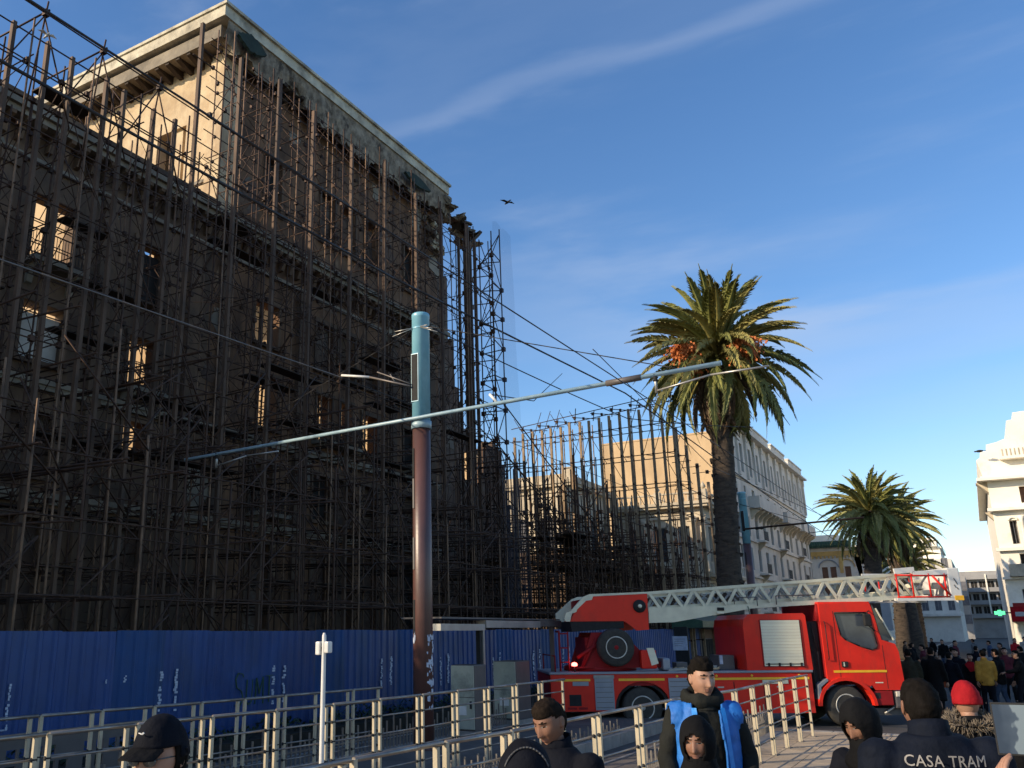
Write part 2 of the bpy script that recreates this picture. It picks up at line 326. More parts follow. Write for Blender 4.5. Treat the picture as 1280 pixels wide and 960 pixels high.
# ================================================================== GROUND
o = MB().box(-900, 900, -200, 2500, -1.2, -.25).build('road', M_asph); tag(o, kind='structure')
pv = MB().box(-4.05, 7, -8, 11, -.24, 0).box(-4.05, 7, 11, 21.4, -.24, -.035).build('pavement', M_joint); tag(pv, kind='structure')
o = MB().box(-3.95, 7, -8, 10.98, -.02, .004).build('paving_slab', M_tile, pv)
tile = []
for k, m in enumerate((M_tile, M_tile2, M_tile)):
    me = MB().box(-.243, .243, -.243, .243, -.03, .0).mesh('paving_tile', m); tile.append(me)
for i in range(13):
    for j in range(21):
        t = link('paving_tile', tile[rnd.choice((0, 1, 2))], pv, (-3.7+i*.5, 11.25+j*.5, .002+rnd.uniform(-.003, .003)), (0, 0, rnd.uniform(-.006, .006)))
MB().box(2.55, 7, 11, 21.4, -.03, .003).build('paving_slab', M_tile, pv)
kb = MB().box(-.14, .14, -.49, .49, -.25, .008).mesh('kerb_stone', M_kerb)
for j in range(29): link('kerb_stone', kb, pv, (-4.12, -7.4+j, 0))
for i in range(10): link('kerb_stone', kb, pv, (-3.6+i, 21.5, 0), (0, 0, R(90)))
isl = MB().box(-9.9, -7.15, -8, 46, -.24, 0).build('tram_platform', M_slab); tag(isl, kind='structure')
for j in range(54):
    link('kerb_stone', kb, isl, (-7.08, -7.4+j, 0)); link('kerb_stone', kb, isl, (-9.97, -7.4+j, 0))
# two tram tracks
for nm, xc in (('tram_track', -5.6), ('tram_track', -11.4)):
    t = MB().box(xc-1.35, xc+1.35, -10, 200, -.3, -.235).build(nm, M_slab); tag(t, kind='structure')
    for s in (-.72, .72): MB().box(xc+s-.035, xc+s+.035, -10, 200, -.24, -.222).build('track_rail', M_steel, t)
# planted bed along the fence
bed = MB().box(-13.9, -12.95, 4, 46, -.25, .05).build('planted_bed', M_soil); tag(bed, kind='structure')
lf = MB()
for i in range(5200):
    y = rnd.uniform(4, 40); x = rnd.uniform(-13.85, -12.95); h = rnd.uniform(.05, .42)*(0.6+.6*mnoise.noise(Vector((x*2, y*.8, 0))))
    a = rnd.uniform(0, 6.28); c = Vector((x, y, .05+max(h, .03))); d = Vector((math.cos(a), math.sin(a), rnd.uniform(-.3, .9)))*.07; e = Vector((-math.sin(a), math.cos(a), 0))*.03
    lf.quad(c-d, c+e, c+d, c-e)
tag(lf.build('ground_cover_leaves', M_grass, fix=False), 'low dark green leafy planting along the foot of the blue fence', 'ground cover', kind='stuff')

# ================================================================== RUINED HOTEL
hotel = empty('ruined_building', (-24.4, 8, -.25), label='tall ruined hotel shell with broken cornice and empty windows behind rusty scaffolding', cat='building')
def H(mb, name, mats, weldit=False, **k):
    me = weld(mb, name, mats) if weldit else mb.mesh(name, mats, **k)
    o = link(name, me, hotel); o.matrix_parent_inverse = Matrix.Translation((24.4, -8, .25)); return o
def Hl(name, me, loc, rot=None, scale=None, parent=None):
    o = link(name, me, parent or hotel, None, rot, scale); o.location = Vector(loc)-(Vector((-24.4, 8, -.25)) if parent is None else Vector((0, 0, 0))); return o
floors = [(2.3, 5.6), (6.9, 8.9), (10.5, 12.4), (13.8, 16.1)]
cols_low = [4.6, 8.7, 12.4, 16.25, 20.3]
cols_tall = [26.8, 30.8, 32.5, 34.5, 38.2]
up = [(17.0, 17.0), (20.2, 22.6)]
lit = {(16.25, 3), (20.3, 2), (34.5, 2), (26.8, 3), (26.8, 2), (30.8, 2), (32.5, 2), (20.3, 1)}
ops_l, ops_t, blank = [], [], []
def dims(c, k):
    if (c, k) == (26.8, 3): return (26.0, 27.5, 14.0, 15.9)
    if (c, k) == (26.8, 2): return (26.4, 27.6, 10.4, 12.6)
    if (c, k) == (30.8, 2): return (30.3, 31.4, 10.5, 12.6)
    if (c, k) == (32.5, 2): return (32.1, 33.0, 10.8, 12.6)
    if (c, k) == (20.3, 1): return (19.7, 20.7, 8.2, 9.3)
    w = 1.3 if c != 16.25 else 1.6
    return (c-w/2, c+w/2, floors[k][0], floors[k][1])
for c in cols_low:
    for k in range(4):
        d = dims(c, k); ops_l.append(d)
        if (c, k) not in lit: blank.append(d)
for c in cols_tall:
    for k in range(4):
        d = dims(c, k); ops_t.append(d)
        if (c, k) not in lit: blank.append(d)
    d = (c-.55, c+.55, 20.3, 22.9); ops_t.append(d); blank.append(d)
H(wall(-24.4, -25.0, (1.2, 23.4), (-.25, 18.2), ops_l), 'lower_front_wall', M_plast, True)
H(wall(-24.4, -25.0, (23.4, 41.2), (-.25, 26.5), ops_t), 'tall_front_wall', M_brownplast, True)
# broken north end: strips of wall of falling height, with ragged gaps
mb = MB(); y = 41.2; hs = [26.4, 25.3, 22.6, 18.4, 18.9, 16.0, 15.2, 13.6]
for k, h in enumerate(hs):
    w = rnd.uniform(.34, .5); z = -.25
    if 43.9 < y+w/2 < 44.9 and True:
        mb.box(-25.0, -24.4+rnd.uniform(-.05, 0), y, y+w, -.25, 10.6); mb.box(-25.0, -24.4, y, y+w, 12.3, h)
    else:
        for s in range(9):
            z2 = -.25+(h+.25)*(s+1)/9; mb.box(-25.0+rnd.uniform(-.02, .02), -24.4+rnd.uniform(-.04, .02), y+rnd.uniform(0, .02), y+w-rnd.uniform(0, .03), z, z2-.004); z = z2
    y += w
for k in range(14):
    w = rnd.uniform(.3, .5); h = [9.6, 9.9, 8.7, 10.6, 11.2, 12.9, 13.4, 13.2, 13.5, 13.3, 13.1, 12.2, 9.5, 8.1][k]
    mb.box(-25.0, -24.4+rnd.uniform(-.05, .02), y, y+w-.01, -.25, h); y += w
H(mb, 'broken_end_wall', M_brick)
H(MB().box(-31.5, -25.0, 49.6, 50.1, -.25, 13.4).box(-31.5, -31.0, 44, 49.6, -.25, 11.0), 'rear_wing_wall', M_brick)
# panels added in the openings so most windows read as dark rooms
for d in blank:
    m = rnd.choice((M_dark, M_brick, M_brick, M_plast)) if not (15 < d[0] < 16 and 10 < d[2] < 11) else M_wht  # pale panel in one opening stands in for its dim light
    H(MB().box(-24.93, -24.72, d[0]+.003, d[1]-.003, d[2]+.003, d[3]-.003 if rnd.random() < .75 else d[3]-.25), 'added_window_panel', m)
# patches where render has fallen off, exposing paler coat or brick
for k in range(70):
    y = rnd.uniform(13, 41); z = rnd.uniform(7, 25.5) if y > 23.6 else rnd.uniform(7, 17)
    if any(a-.5 < y < b+.5 and c-.6 < z < d+.6 for a, b, c, d in ops_l+ops_t): continue
    n = 11; s1, s2 = rnd.uniform(.25, .9), rnd.uniform(.3, 1.2); mb = MB()
    pl = [(y+math.cos(2*math.pi*i/n)*s1*rnd.uniform(.5, 1.1), z+math.sin(2*math.pi*i/n)*s2*rnd.uniform(.5, 1.1)) for i in range(n)]
    mb.prism(pl, -24.399, -24.375-.012*rnd.random(), 'yz'); H(mb, 'plaster_patch', rnd.choice((M_brick, M_plast, M_conc, M_brick)))
# window surrounds, sills, mullions
for (a, b, c, d) in ops_l+ops_t:
    if b < 6: continue
    mb = MB(); w = .12
    mb.box(-24.405, -24.33, a-w, a, c, d).box(-24.405, -24.33, b, b+w, c, d).box(-24.405, -24.30, a-w-.04, b+w+.04, d, d+.2).box(-24.405, -24.22, a-w-.06, b+w+.06, c-.14, c)
    f = H(mb, 'window_surround', M_plast)
for (a, b, c, d) in [dims(16.25, 3), dims(26.8, 2), dims(26.8, 3), dims(30.8, 2), dims(32.5, 2)]:
    mb = MB(); mid = (a+b)/2; wide = b-a > 1.4
    mb.box(-24.75, -24.68, mid-(.11 if wide else .02), mid+(.11 if wide else .02), c, d)
    for z in (c+(d-c)*.33, c+(d-c)*.66): mb.box(-24.73, -24.70, a, b, z-.015, z+.015)
    H(mb, 'window_mullion', M_wood)
# inner cross walls, sunlit through the open back of the shell
for (y, x1, z1) in ((18.9, -30.0, 19.2), (29.7, -28.4, 19.5), (33.8, -28.2, 19.5), (37.4, -28.4, 19.0)):
    H(MB().box(x1, -25.01, y, y+.35, -.25, z1), 'inner_cross_wall', M_gable)
H(MB().box(-30.5, -25.01, 22.9, 23.2, -.25, 17.5), 'inner_cross_wall', M_gable)
H(MB().box(-28.0, -25.01, 47.2, 47.5, 6, 13.0), 'inner_cross_wall', M_gable)
# balconies with iron railings
bal = [(15.2, 17.3, 13.72), (7.7, 9.7, 13.72), (11.4, 13.4, 10.42), (19.3, 21.3, 10.42), (26.0, 28.0, 6.8), (30.0, 33.2, 10.42), (37.2, 39.2, 10.42), (37.2, 39.2, 13.72)]
for (a, b, z) in bal:
    s = H(MB().box(-24.4, -23.7, a, b, z-.16, z), 'balcony_slab', M_conc)
    mb = MB(); n = int((b-a)/.11)
    for k in range(n+1):
        y = a+.03+(b-a-.06)*k/n; mb.tube((-23.76, y, z), (-23.76, y, z+.82), .011, n=4)
    for zz in (z+.06, z+.45, z+.83): mb.box(-23.775, -23.745, a, b, zz, zz+.025)
    for y in (a+.015, b-.015):
        for xx in (-23.9, -24.05, -24.2): mb.tube((xx, y, z), (xx, y, z+.82), .011, n=4)
        mb.box(-24.4, -23.76, y-.012, y+.012, z+.81, z+.84)
    H(mb, 'balcony_railing', M_blk)
    for y in (a+.3, b-.3):
        H(MB().prism([(-24.4, z-.16), (-23.8, z-.16), (-23.85, z-.3), (-24.2, z-.42), (-24.28, z-.75), (-24.4, z-.8)], y-.1, y+.1), 'balcony_bracket', M_conc)
# pilasters, string courses, main cornice with consoles
for y in (5.2, 10.6, 14.3, 18.3, 22.4, 24.2, 29.0, 36.4, 40.3):
    H(MB().box(-24.41, -24.2, y-.28, y+.28, -.25, 17.1).box(-24.42, -24.12, y-.36, y+.36, 16.6, 17.12), 'pilaster', M_plast)
for z in (6.2, 9.75): H(MB().box(-24.41, -24.15, 4, 41.0, z, z+.18).box(-24.41, -24.22, 4, 41.0, z-.16, z), 'string_course', M_conc)
H(MB().box(-24.41, -23.75, 4, 41.1, 18.22, 18.42).box(-24.41, -23.6, 4, 41.3, 18.42, 18.62), 'main_cornice', M_conc)
H(MB().box(-25.0, -24.3, 4, 23.2, 18.2, 19.05).box(-25.1, -24.15, 4, 23.2, 19.05, 19.25), 'roof_parapet', M_plast)
cons = MB().prism([(-.66, 0), (0, 0), (-.02, -.12), (-.3, -.24), (-.42, -.62), (-.66, -.66)], -.09, .09).mesh('cornice_console', M_plast)
y = 5.0
while y < 40.8: Hl('cornice_console', cons, (-23.75, y, 18.22)); y += .56
H(MB().box(-24.41, -24.31, 4, 41.0, 17.1, 17.3), 'string_course', M_conc)
# south gable of the tall block, standing above the low roof
gops = [(-28.3, -26.5, 19.6, 23.6), (-32.5, -30.6, 20.6, 23.4)]
H(wall(23.4, 23.95, (-36.0, -25.01), (19.2, 26.4), gops, axis='x'), 'south_gable_wall', M_plast2, True)
H(MB().box(-24.99, -24.2, 23.2, 24.15, 18.65, 26.35), 'corner_pier', M_plast2)
H(MB().box(-35.5, -25.1, 23.33, 23.398, 21.0-.6, 21.0-.45) , 'string_course', M_conc)
for a in (-30.0, -25.45): H(MB().box(a, a+.45, 23.45, 23.9, -.25, 19.2), 'gable_pier', M_brick)
H(MB().box(-29.5, -25.01, 27.0, 27.3, 19.2, 26.3), 'inner_room_wall', M_brick)
H(MB().box(-25.0, -24.4, -14, 1.19, -.25, 11.7).box(-25.2, -24.2, -14, 1.19, 11.7, 11.9), 'unseen_shade_wall', M_plast)  # out-of-view wall added south of the hotel to shade the blue fence
H(MB().box(-27.35, -26.85, 23.55, 23.9, 19.6, 23.6), 'window_jamb', M_plast2)
# roof slab / eave
H(MB().box(-36.2, -23.75, 22.45, 41.2, 26.42, 27.0), 'eave_slab', M_conc)
H(MB().box(-36.35, -23.3, 22.2, 40.9, 27.15, 27.70).box(-36.4, -23.18, 22.13, 41.0, 27.66, 27.8), 'roof_coping', M_conc2)
jo = MB().prism([(0, 0), (1.0, 0), (1.0, -.32), (.75, -.36), (.35, -.2), (0, -.1)], -.11, .11, 'yz').mesh('eave_joist', M_wood)
for k in range(17): Hl('eave_joist', jo, (-35.6+k*.66, 22.5, 26.415))
jo2 = MB().prism([(0, 0), (.85, 0), (.8, -.14), (.4, -.22), (.2, -.4), (0, -.42)], -.1, .1, 'xz').mesh('eave_joist', M_wood)
for k in range(26): Hl('eave_joist', jo2, (-24.38, 24.6+k*.62, 26.415))
M_ragged = mat('crumbling_cornice', (.36, .30, .225), (.14, .11, .08), .95, 2.6, 1.0, 7, dirt=(.07, .055, .042), dirtscale=1.5, dlo=.52, dhi=.64)
# ragged plaster hanging from the eave on the street side
mb = MB(); y = 22.5; rr = random.Random(3); prev = None; rows = []
while y < 41.4:
    base = .2+.6*mnoise.noise(Vector((y*.5, 1.7, 0)))+.45*mnoise.noise(Vector((y*1.7, 5.2, 0)))+.3*mnoise.noise(Vector((y*4.1, 5.2, 0)))
    rows.append((y, max(.25, .75+base*1.1))); y += .16
for (y0, d0), (y1, d1) in zip(rows, rows[1:]):
    f = lambda y, d: ((-23.38, y, 27.16), (-23.44+.10*mnoise.noise(Vector((y*1.3, 3, 0))), y, 26.95-d*.35), (-23.62+.12*mnoise.noise(Vector((y*2.3, 9, 0))), y, 26.95-d*1.1), (-24.0, y, 26.9-d*.8), (-24.3, y, 26.41))
    A, B = f(y0, d0), f(y1, d1)
    for k in range(4): mb.quad(A[k], B[k], B[k+1], A[k+1])
H(mb, 'ragged_cornice_plaster', [M_ragged], fix=True)
for (a, b, z0, z1) in ((22.9, 24.7, 26.25, 27.05), (35.9, 38.6, 26.0, 26.6)):
    mb = MB(); n = 14
    for k in range(n):
        y0 = a+(b-a)*k/n; y1 = a+(b-a)*(k+1)/n; e = lambda t: math.sin(math.pi*min(max(t, .02), .98))
        t0, t1 = k/n, (k+1)/n; zc = (z0+z1)/2; hh = (z1-z0)/2
        w0 = hh*(e(t0)+.25*mnoise.noise(Vector((y0*5, 0, 0)))); w1 = hh*(e(t1)+.25*mnoise.noise(Vector((y1*5, 0, 0))))
        mb.quad((-23.17, y0, zc-w0), (-23.17, y1, zc-w1), (-23.17, y1, zc+w1), (-23.17, y0, zc+w0)); mb.quad((-23.3, y0, zc-w0-.05), (-23.17, y0, zc-w0), (-23.17, y1, zc-w1), (-23.3, y1, zc-w1-.05))
    H(mb, 'hanging_green_net', M_moss, fix=False)
# loose chunks where the cornice has fallen away
rr = random.Random(11)
def chunk(c, s, m, name='rubble_chunk'):
    bm = bmesh.new(); bmesh.ops.create_cube(bm, size=1)
    for v in bm.verts: v.co = Vector((v.co.x*s[0]*rr.uniform(.7, 1.2), v.co.y*s[1]*rr.uniform(.7, 1.2), v.co.z*s[2]*rr.uniform(.6, 1.2)))
    bmesh.ops.subdivide_edges(bm, edges=bm.edges[:], cuts=2, use_grid_fill=True)
    for v in bm.verts: v.co += Vector([rr.uniform(-1, 1)*x*.13 for x in s])
    me = bpy.data.meshes.new(name); bm.to_mesh(me); bm.free(); me.materials.append(m)
    Hl(name, me, c, (rr.uniform(-.6, .6), rr.uniform(-.6, .6), rr.uniform(-.6, .6)))
for k in range(34):
    t = k/34; y = 40.9+t*3.9+rr.uniform(-.3, .3); z = 26.9-t*1.5+rr.uniform(-.35, .35)
    chunk((-24.0+rr.uniform(-.5, .6), y, z), (rr.uniform(.3, .9), rr.uniform(.4, 1.0), rr.uniform(.12, .4)), rr.choice((M_conc, M_conc, M_plast, M_wood)))
for k in range(12): chunk((-24.1+rr.uniform(-.3, .3), 40.3+rr.uniform(-.8, 1.3), 25.4-rr.uniform(0, 1.9)), (.35, .5, .4), rr.choice((M_conc, M_conc2, M_plast)))
# pigeons on the coping and roof edge
def bird(loc, rz, s, wings, label, m=None):
    t = empty('bird', loc, rz, label, 'bird')
    mb = MB(); prof = [(.004, -.16), (.03, -.13), (.05, -.06), (.052, 0), (.04, .06), (.024, .095), (.030, .125), (.022, .15), (.004, .17)]
    mb.lathe([(r*s, h*s) for r, h in prof], (0, 0, 0), 'y', 10)
    mb.build('body', m or M_grey, t)
    for sx in (-1, 1):
        w = MB()
        if wings:
            P = [(.02, .04, .02), (.16, .08, .07), (.34, -.01, .03), (.17, -.06, .06), (.02, -.07, .02)]
            top = [Vector((sx*a*s, b*s, c*s)) for a, b, c in P]; bot = [p-Vector((0, 0, .012*s)) for p in top]
            w.quad(*top); w.quad(*bot[::-1])
            for i in range(5): w.quad(top[i], top[(i+1) % 5], bot[(i+1) % 5], bot[i])
        else:
            w.rings([[Vector((sx*(.045+.012*math.cos(a))*s, yy*s, (.01+r*math.sin(a))*s)) for a in [q*math.pi/3 for q in range(6)]] for yy, r in ((.05, .01), (0, .035), (-.08, .03), (-.16, .006))])
        w.build('wing', m or M_grey, t)
    tl = MB().prism([(-.02*s, -.14*s), (.02*s, -.14*s), (.035*s, -.25*s), (-.035*s, -.25*s)], -.005*s, .006*s, 'xy').build('tail', m or M_grey, t)
    return t
bird((-12.92, 27.08, 17.64), R(60), .95, True, 'dark bird flying alone in open blue sky right of ruined hotel', M_dark)
bird((-11.9, 7.38, 11.8), R(-100), .5, True, 'pale gull flying past top left scaffold corner', M_white)
for k, (x, y, z, rz) in enumerate(((-28.9, 22.0, 26.98, 1.2), (-30.4, 22.0, 26.98, -.8))):
    pass
bird((1.75, 89.2, 16.9), R(80), 2.2, False, 'dark bird perched on the rounded parapet of the white building at right', M_dark)
# ================================================================== SCAFFOLDS
post_sq = MB().box(-.062, .062, -.05, .05, 0, 1).mesh('scaffold_post', M_rust2)
post_rd = MB().tube((0, 0, 0), (0, 0, 1), .026, n=6).mesh('scaffold_standard', M_tube)
post_dk = MB().tube((0, 0, 0), (0, 0, 1), .026, n=6).mesh('scaffold_standard', M_rust)
led_y = MB().tube((0, 0, 0), (0, 1, 0), .020, n=5).mesh('scaffold_ledger', M_rust)
led_x = MB().tube((0, 0, 0), (1, 0, 0), .028, n=5).mesh('scaffold_transom', M_rust)
sr = random.Random(21)
def T(root, name, me, loc, scale, rot=(0, 0, 0)):
    o = link(name, me, root, Vector(loc)-Vector(root.location), rot, scale); return o
def coupler(mb, p, s=.055): mb.box(p[0]-s, p[0]+s, p[1]-s, p[1]+s, p[2]-s*1.2, p[2]+s*1.2)
# --- main hotel scaffold
sc = empty('scaffold', (-20, 8, -.25), label='tall rusty tube scaffold standing against the ruined hotel front', cat='scaffold')
ys = [8.2, 9.5, 10.54, 11.55, 12.31, 13.35, 14.03, 15.11, 15.82, 16.67, 17.55, 18.5, 19.29, 20.45, 21.4, 22.4, 23.5, 24.7, 25.8, 27.0, 28.3, 29.6, 30.6, 31.7, 32.9, 34.2, 35.5]
ROWS = (-18.5, -19.9, -21.3, -22.7)
def top(y, r):
    if y < 16.2+(0, 1.6, 3.2, 4.6)[r]: return (17.0, 17.4, 17.2, 17.2)[r]+sr.uniform(-.03, .03)
    return (20.9, 22.4, 23.8, 24.8)[r]+sr.uniform(-.25, .25)
st = MB(); kn = MB(); diag = MB()
LEV = [1.9+1.75*k for k in range(14)]
for r, X in enumerate(ROWS):
    yy = ys if r < 1 else [y+.35*r*.4 for y in ys]+([36.6] if r == 1 else [])
    tops = []
    for i, y in enumerate(yy):
        h = top(y, r); tops.append(h)
        if r >= 2 and i % 2: continue
        if r == 0 and (y < 16 or i % 2): T(sc, 'scaffold_post', post_sq, (X, y, -.25), (1, 1, h+.25), (sr.uniform(-.002, .002), sr.uniform(-.003, .003), 0))
        if r > 0 or i % 2 == 0: T(sc, 'scaffold_standard', post_rd if sr.random() < .35 else post_dk, (X+.28+(.1 if r == 0 else 0), y+.3, -.25), (1, 1, h+.25+sr.uniform(-.2, .25)), (sr.uniform(-.004, .004), sr.uniform(-.004, .004), 0))
    for k, z in enumerate(LEV):
        a = 7.5 if z < 17.6 else 16.4+(0, 1.6, 3.2, 4.6)[r]
        if z > 17.6 and r == 0 and z > 21: continue
        if z > (21.2, 22.6, 24, 25)[r]: continue
        cuts = [a, a+(36-a)*sr.uniform(.3, .4), a+(36-a)*sr.uniform(.62, .72), 36.0]
        for c0, c1 in zip(cuts, cuts[1:]): T(sc, 'scaffold_ledger', led_y, (X+.33+sr.uniform(-.03, .03), c0-.3, z+sr.uniform(-.05, .05)), (1, c1-c0+.5, 1), (sr.uniform(-.006, .006), 0, 0))
        for i, y in enumerate(yy):
            if tops[i] < z: continue
            coupler(kn, (X+.30, y+.3, z+sr.uniform(-.05, .05)), sr.uniform(.035, .06))
            # diagonals in the plane of the row
            if i+1 < len(yy) and z+1.75 < tops[i] and sr.random() < (.34 if r in (0, 2) else .2):
                s = sr.choice((0, 1)); diag.tube((X+.36, yy[i+s]+.3, z), (X+.36, yy[i+1-s]+.3, z+1.75), .015, n=4, cap=False)
for k, z in enumerate(LEV):
    for i, y in enumerate(ys):
        r_ok = [r for r in range(4) if z < top(y, r)-.1]
        if len(r_ok) < 2: continue
        if (i+k) % 2 == 0: st.tube((ROWS[r_ok[0]]+.5, y+.33, z+.06+sr.uniform(-.05, .1)), (ROWS[r_ok[-1]]-.3, y+.33+sr.uniform(-.05, .05), z+.06+sr.uniform(-.05, .1)), .019, n=5)
        for r in r_ok[:-1]:
            q = sr.random()
            if q < .36: diag.tube((ROWS[r]+.3, y+.36, z), (ROWS[r+1]+.3, y+.36, z+1.75 if q < .18 else z-1.75), .015, n=4, cap=False)
plk = MB().box(-.26, .26, 0, 1, 0, .045).mesh('scaffold_plank', M_wood)
for k in range(46):
    y = sr.uniform(8, 33); z = LEV[sr.randrange(1, 9)]+.06; X = sr.choice((-19.1, -20.5, -21.9)); T(sc, 'scaffold_plank', plk, (X, y, z), (1, sr.uniform(1.3, 3.4), 1), (0, 0, sr.uniform(-.03, .03)))
# guard rails that follow the top
for z, X in ((17.56, -18.25), (16.95, -18.55), (16.1, -18.6)):
    T(sc, 'scaffold_ledger', led_y, (X, 7.0, z), (1.1, 10.0, 1.1))
for i, y in enumerate((8.9, 11.21, 13.01, 15.0)):
    st.tube((-18.2, y, 17.9), (-18.9, y+.1, 14.2), .025, n=5); coupler(kn, (-18.25, y, 17.56), .07)
    st.tube((-18.1, y, 17.6), (-20.3, y-.5, 17.0), .027, n=5); diag.tube((-18.3, y, 17.5), (-18.5, y+1.2, 14.9), .022, n=4); diag.tube((-18.3, y, 17.5), (-18.5, y-1.2, 14.9), .022, n=4)
# front wings of the scaffold nearer the fence (low levels)
for X in (-15.6, -17.0):
    y = 5.4
    while y < 37: T(sc, 'scaffold_standard', post_dk if sr.random() < .6 else post_rd, (X, y, -.25), (1.1, 1.1, sr.uniform(5.8, 7.6) if X > -16 else sr.uniform(7.5, 9.8)), (sr.uniform(-.01, .01), sr.uniform(-.01, .01), 0)); y += sr.uniform(1.1, 1.6)
    for z in (2.9, 4.4, 5.7, 7.0):
        if z > 6 and X > -16: continue
        T(sc, 'scaffold_ledger', led_y, (X, 5, z), (1, 16.5, 1), (sr.uniform(-.01, .01), 0, 0)); T(sc, 'scaffold_ledger', led_y, (X, 21.6, z+.05), (1, 15.5, 1), (sr.uniform(-.01, .01), 0, 0))
for k in range(120):
    y = sr.uniform(5.5, 37); z = sr.choice((2.9, 4.4, 5.7, 7.0, 8.4, 9.4)); x0 = -15.3 if z < 6 else -16.8
    st.tube((x0+sr.uniform(0, .4), y, z+sr.uniform(-.1, .1)), (-22.5, y+sr.uniform(-.2, .2), z+sr.uniform(-.15, .3)), .028, n=5)
for k in range(110):
    y = sr.uniform(5.5, 36); z = sr.uniform(.5, 7.5); X = sr.choice((-15.6, -17.0, -17.0, -18.2)); s = sr.choice((-1, 1))
    diag.tube((X, y, z), (X+sr.uniform(-.2, .2), y+s*sr.uniform(1.4, 3.0), z+sr.uniform(1.5, 2.6)), .023, n=4)
# guy tubes at the north end
for a, b in (((-18.2, 35.8, 13.2), (-15.5, 43.5, 6.0)), ((-18.2, 35.6, 10.8), (-15.6, 41.0, 5.2)), ((-19.6, 36.2, 12.0), (-16.2, 45.5, 5.0)), ((-18.2, 35.7, 8.6), (-15.0, 40.5, 3.2))):
    st.tube(a, b, .03, n=5)
o = st.build('transom_tubes', M_rust, sc); o.location = -Vector(sc.location); o['kind'] = 'stuff'
for k in range(620):
    y = sr.uniform(8, 35); z = sr.uniform(2, 14.5 if y < 18 else 18.6); X = sr.choice((-18.3, -19.6, -20.9, -22.3)); s = sr.choice((-1, 1))
    diag.tube((X, y, z), (X+sr.uniform(-.9, .9), y+s*sr.uniform(.5, 1.9), z+sr.uniform(-.5, 2.2)), .013, n=3, cap=False)
o = diag.build('brace_tubes', M_rust, sc); o.location = -Vector(sc.location); o['kind'] = 'stuff'
o = kn.build('coupler_clamps', M_rust, sc, fix=False); o.location = -Vector(sc.location); o['kind'] = 'stuff'
# --- open lattice tower at the north end: bold members against the sky
tw = empty('scaffold_tower', (-19, 36.5, -.25), label='narrow open scaffold tower seen against the sky at the broken end', cat='scaffold')
tb = MB(); tk = MB()
for X, Y, h in ((-18.1, 36.9, 21.9), (-18.1, 35.9, 21.4), (-19.3, 36.9, 21.6), (-19.3, 38.2, 22.1), (-20.5, 38.2, 22.6), (-21.7, 39.6, 23.6), (-22.9, 40.8, 24.4)):
    o = T(tw, 'scaffold_standard', post_dk, (X, Y, -.25), (1.25, 1.25, h+.25), (0, sr.uniform(-.004, .004), 0))
for X, Y, h in ((-20.0, 37.2, 21.8), (-21.2, 38.8, 23.0), (-22.4, 40.3, 23.9), (-19.2, 36.2, 21.4)):
    T(tw, 'scaffold_post', post_sq, (X, Y, -.25), (1.1, 1.1, h+.25))
z = 1.5; k = 0
while z < 20.5:
    A, B, C, D = (-18.1, 36.9), (-18.1, 35.9), (-19.3, 36.9), (-19.3, 38.2)
    for P, Q in ((A, B), (A, C), (C, D), ((-19.3, 38.2), (-20.5, 38.2)), ((-20.5, 38.2), (-21.7, 39.6)), ((-21.7, 39.6), (-22.9, 40.8)), (B, C)):
        tb.tube((*P, z), (*Q, z+sr.uniform(-.05, .25)), .028, n=5)
        if sr.random() < .75:
            s = k % 2; tb.tube((*(P if s else Q), z), (*(Q if s else P), z+1.55), .023, n=4)
    for P in (A, B, C, D, (-20.5, 38.2), (-21.7, 39.6)):
        if sr.random() < .8: coupler(tk, (P[0], P[1], z), .085)
    z += 1.55; k += 1
o = tb.build('lattice_tubes', M_rust, tw); o.location = -Vector(tw.location); o['kind'] = 'stuff'
o = tk.build('coupler_clamps', M_rust, tw, fix=False); o.location = -Vector(tw.location); o['kind'] = 'stuff'
# thin see-through debris net hung on the tower
nm = bpy.data.materials.new('debris_net'); nm.use_nodes = True; nt = nm.node_tree; b = nt.nodes['Principled BSDF']; b.inputs['Base Color'].default_value = (.10, .13, .20, 1); b.inputs['Alpha'].default_value = .13; b.inputs['Roughness'].default_value = .9
mb = MB(); n = 16
for i in range(6):
    for j in range(n):
        def P(u, v):
            z = 3+18.9*v+.12*math.sin(u*11)*v; y = 35.9+u*(1.9+.9*(1-v)+.12*math.sin(v*17)); x = -17.95+.06*math.sin(u*9+v*5)+.05*math.sin(v*13)
            return (x, y, z)
        mb.quad(P(i/6, j/n), P((i+1)/6, j/n), P((i+1)/6, (j+1)/n), P(i/6, (j+1)/n))
tag(mb.build('debris_net', nm, fix=False), 'thin grey translucent debris net hanging at the outer edge of the scaffold tower', 'net')

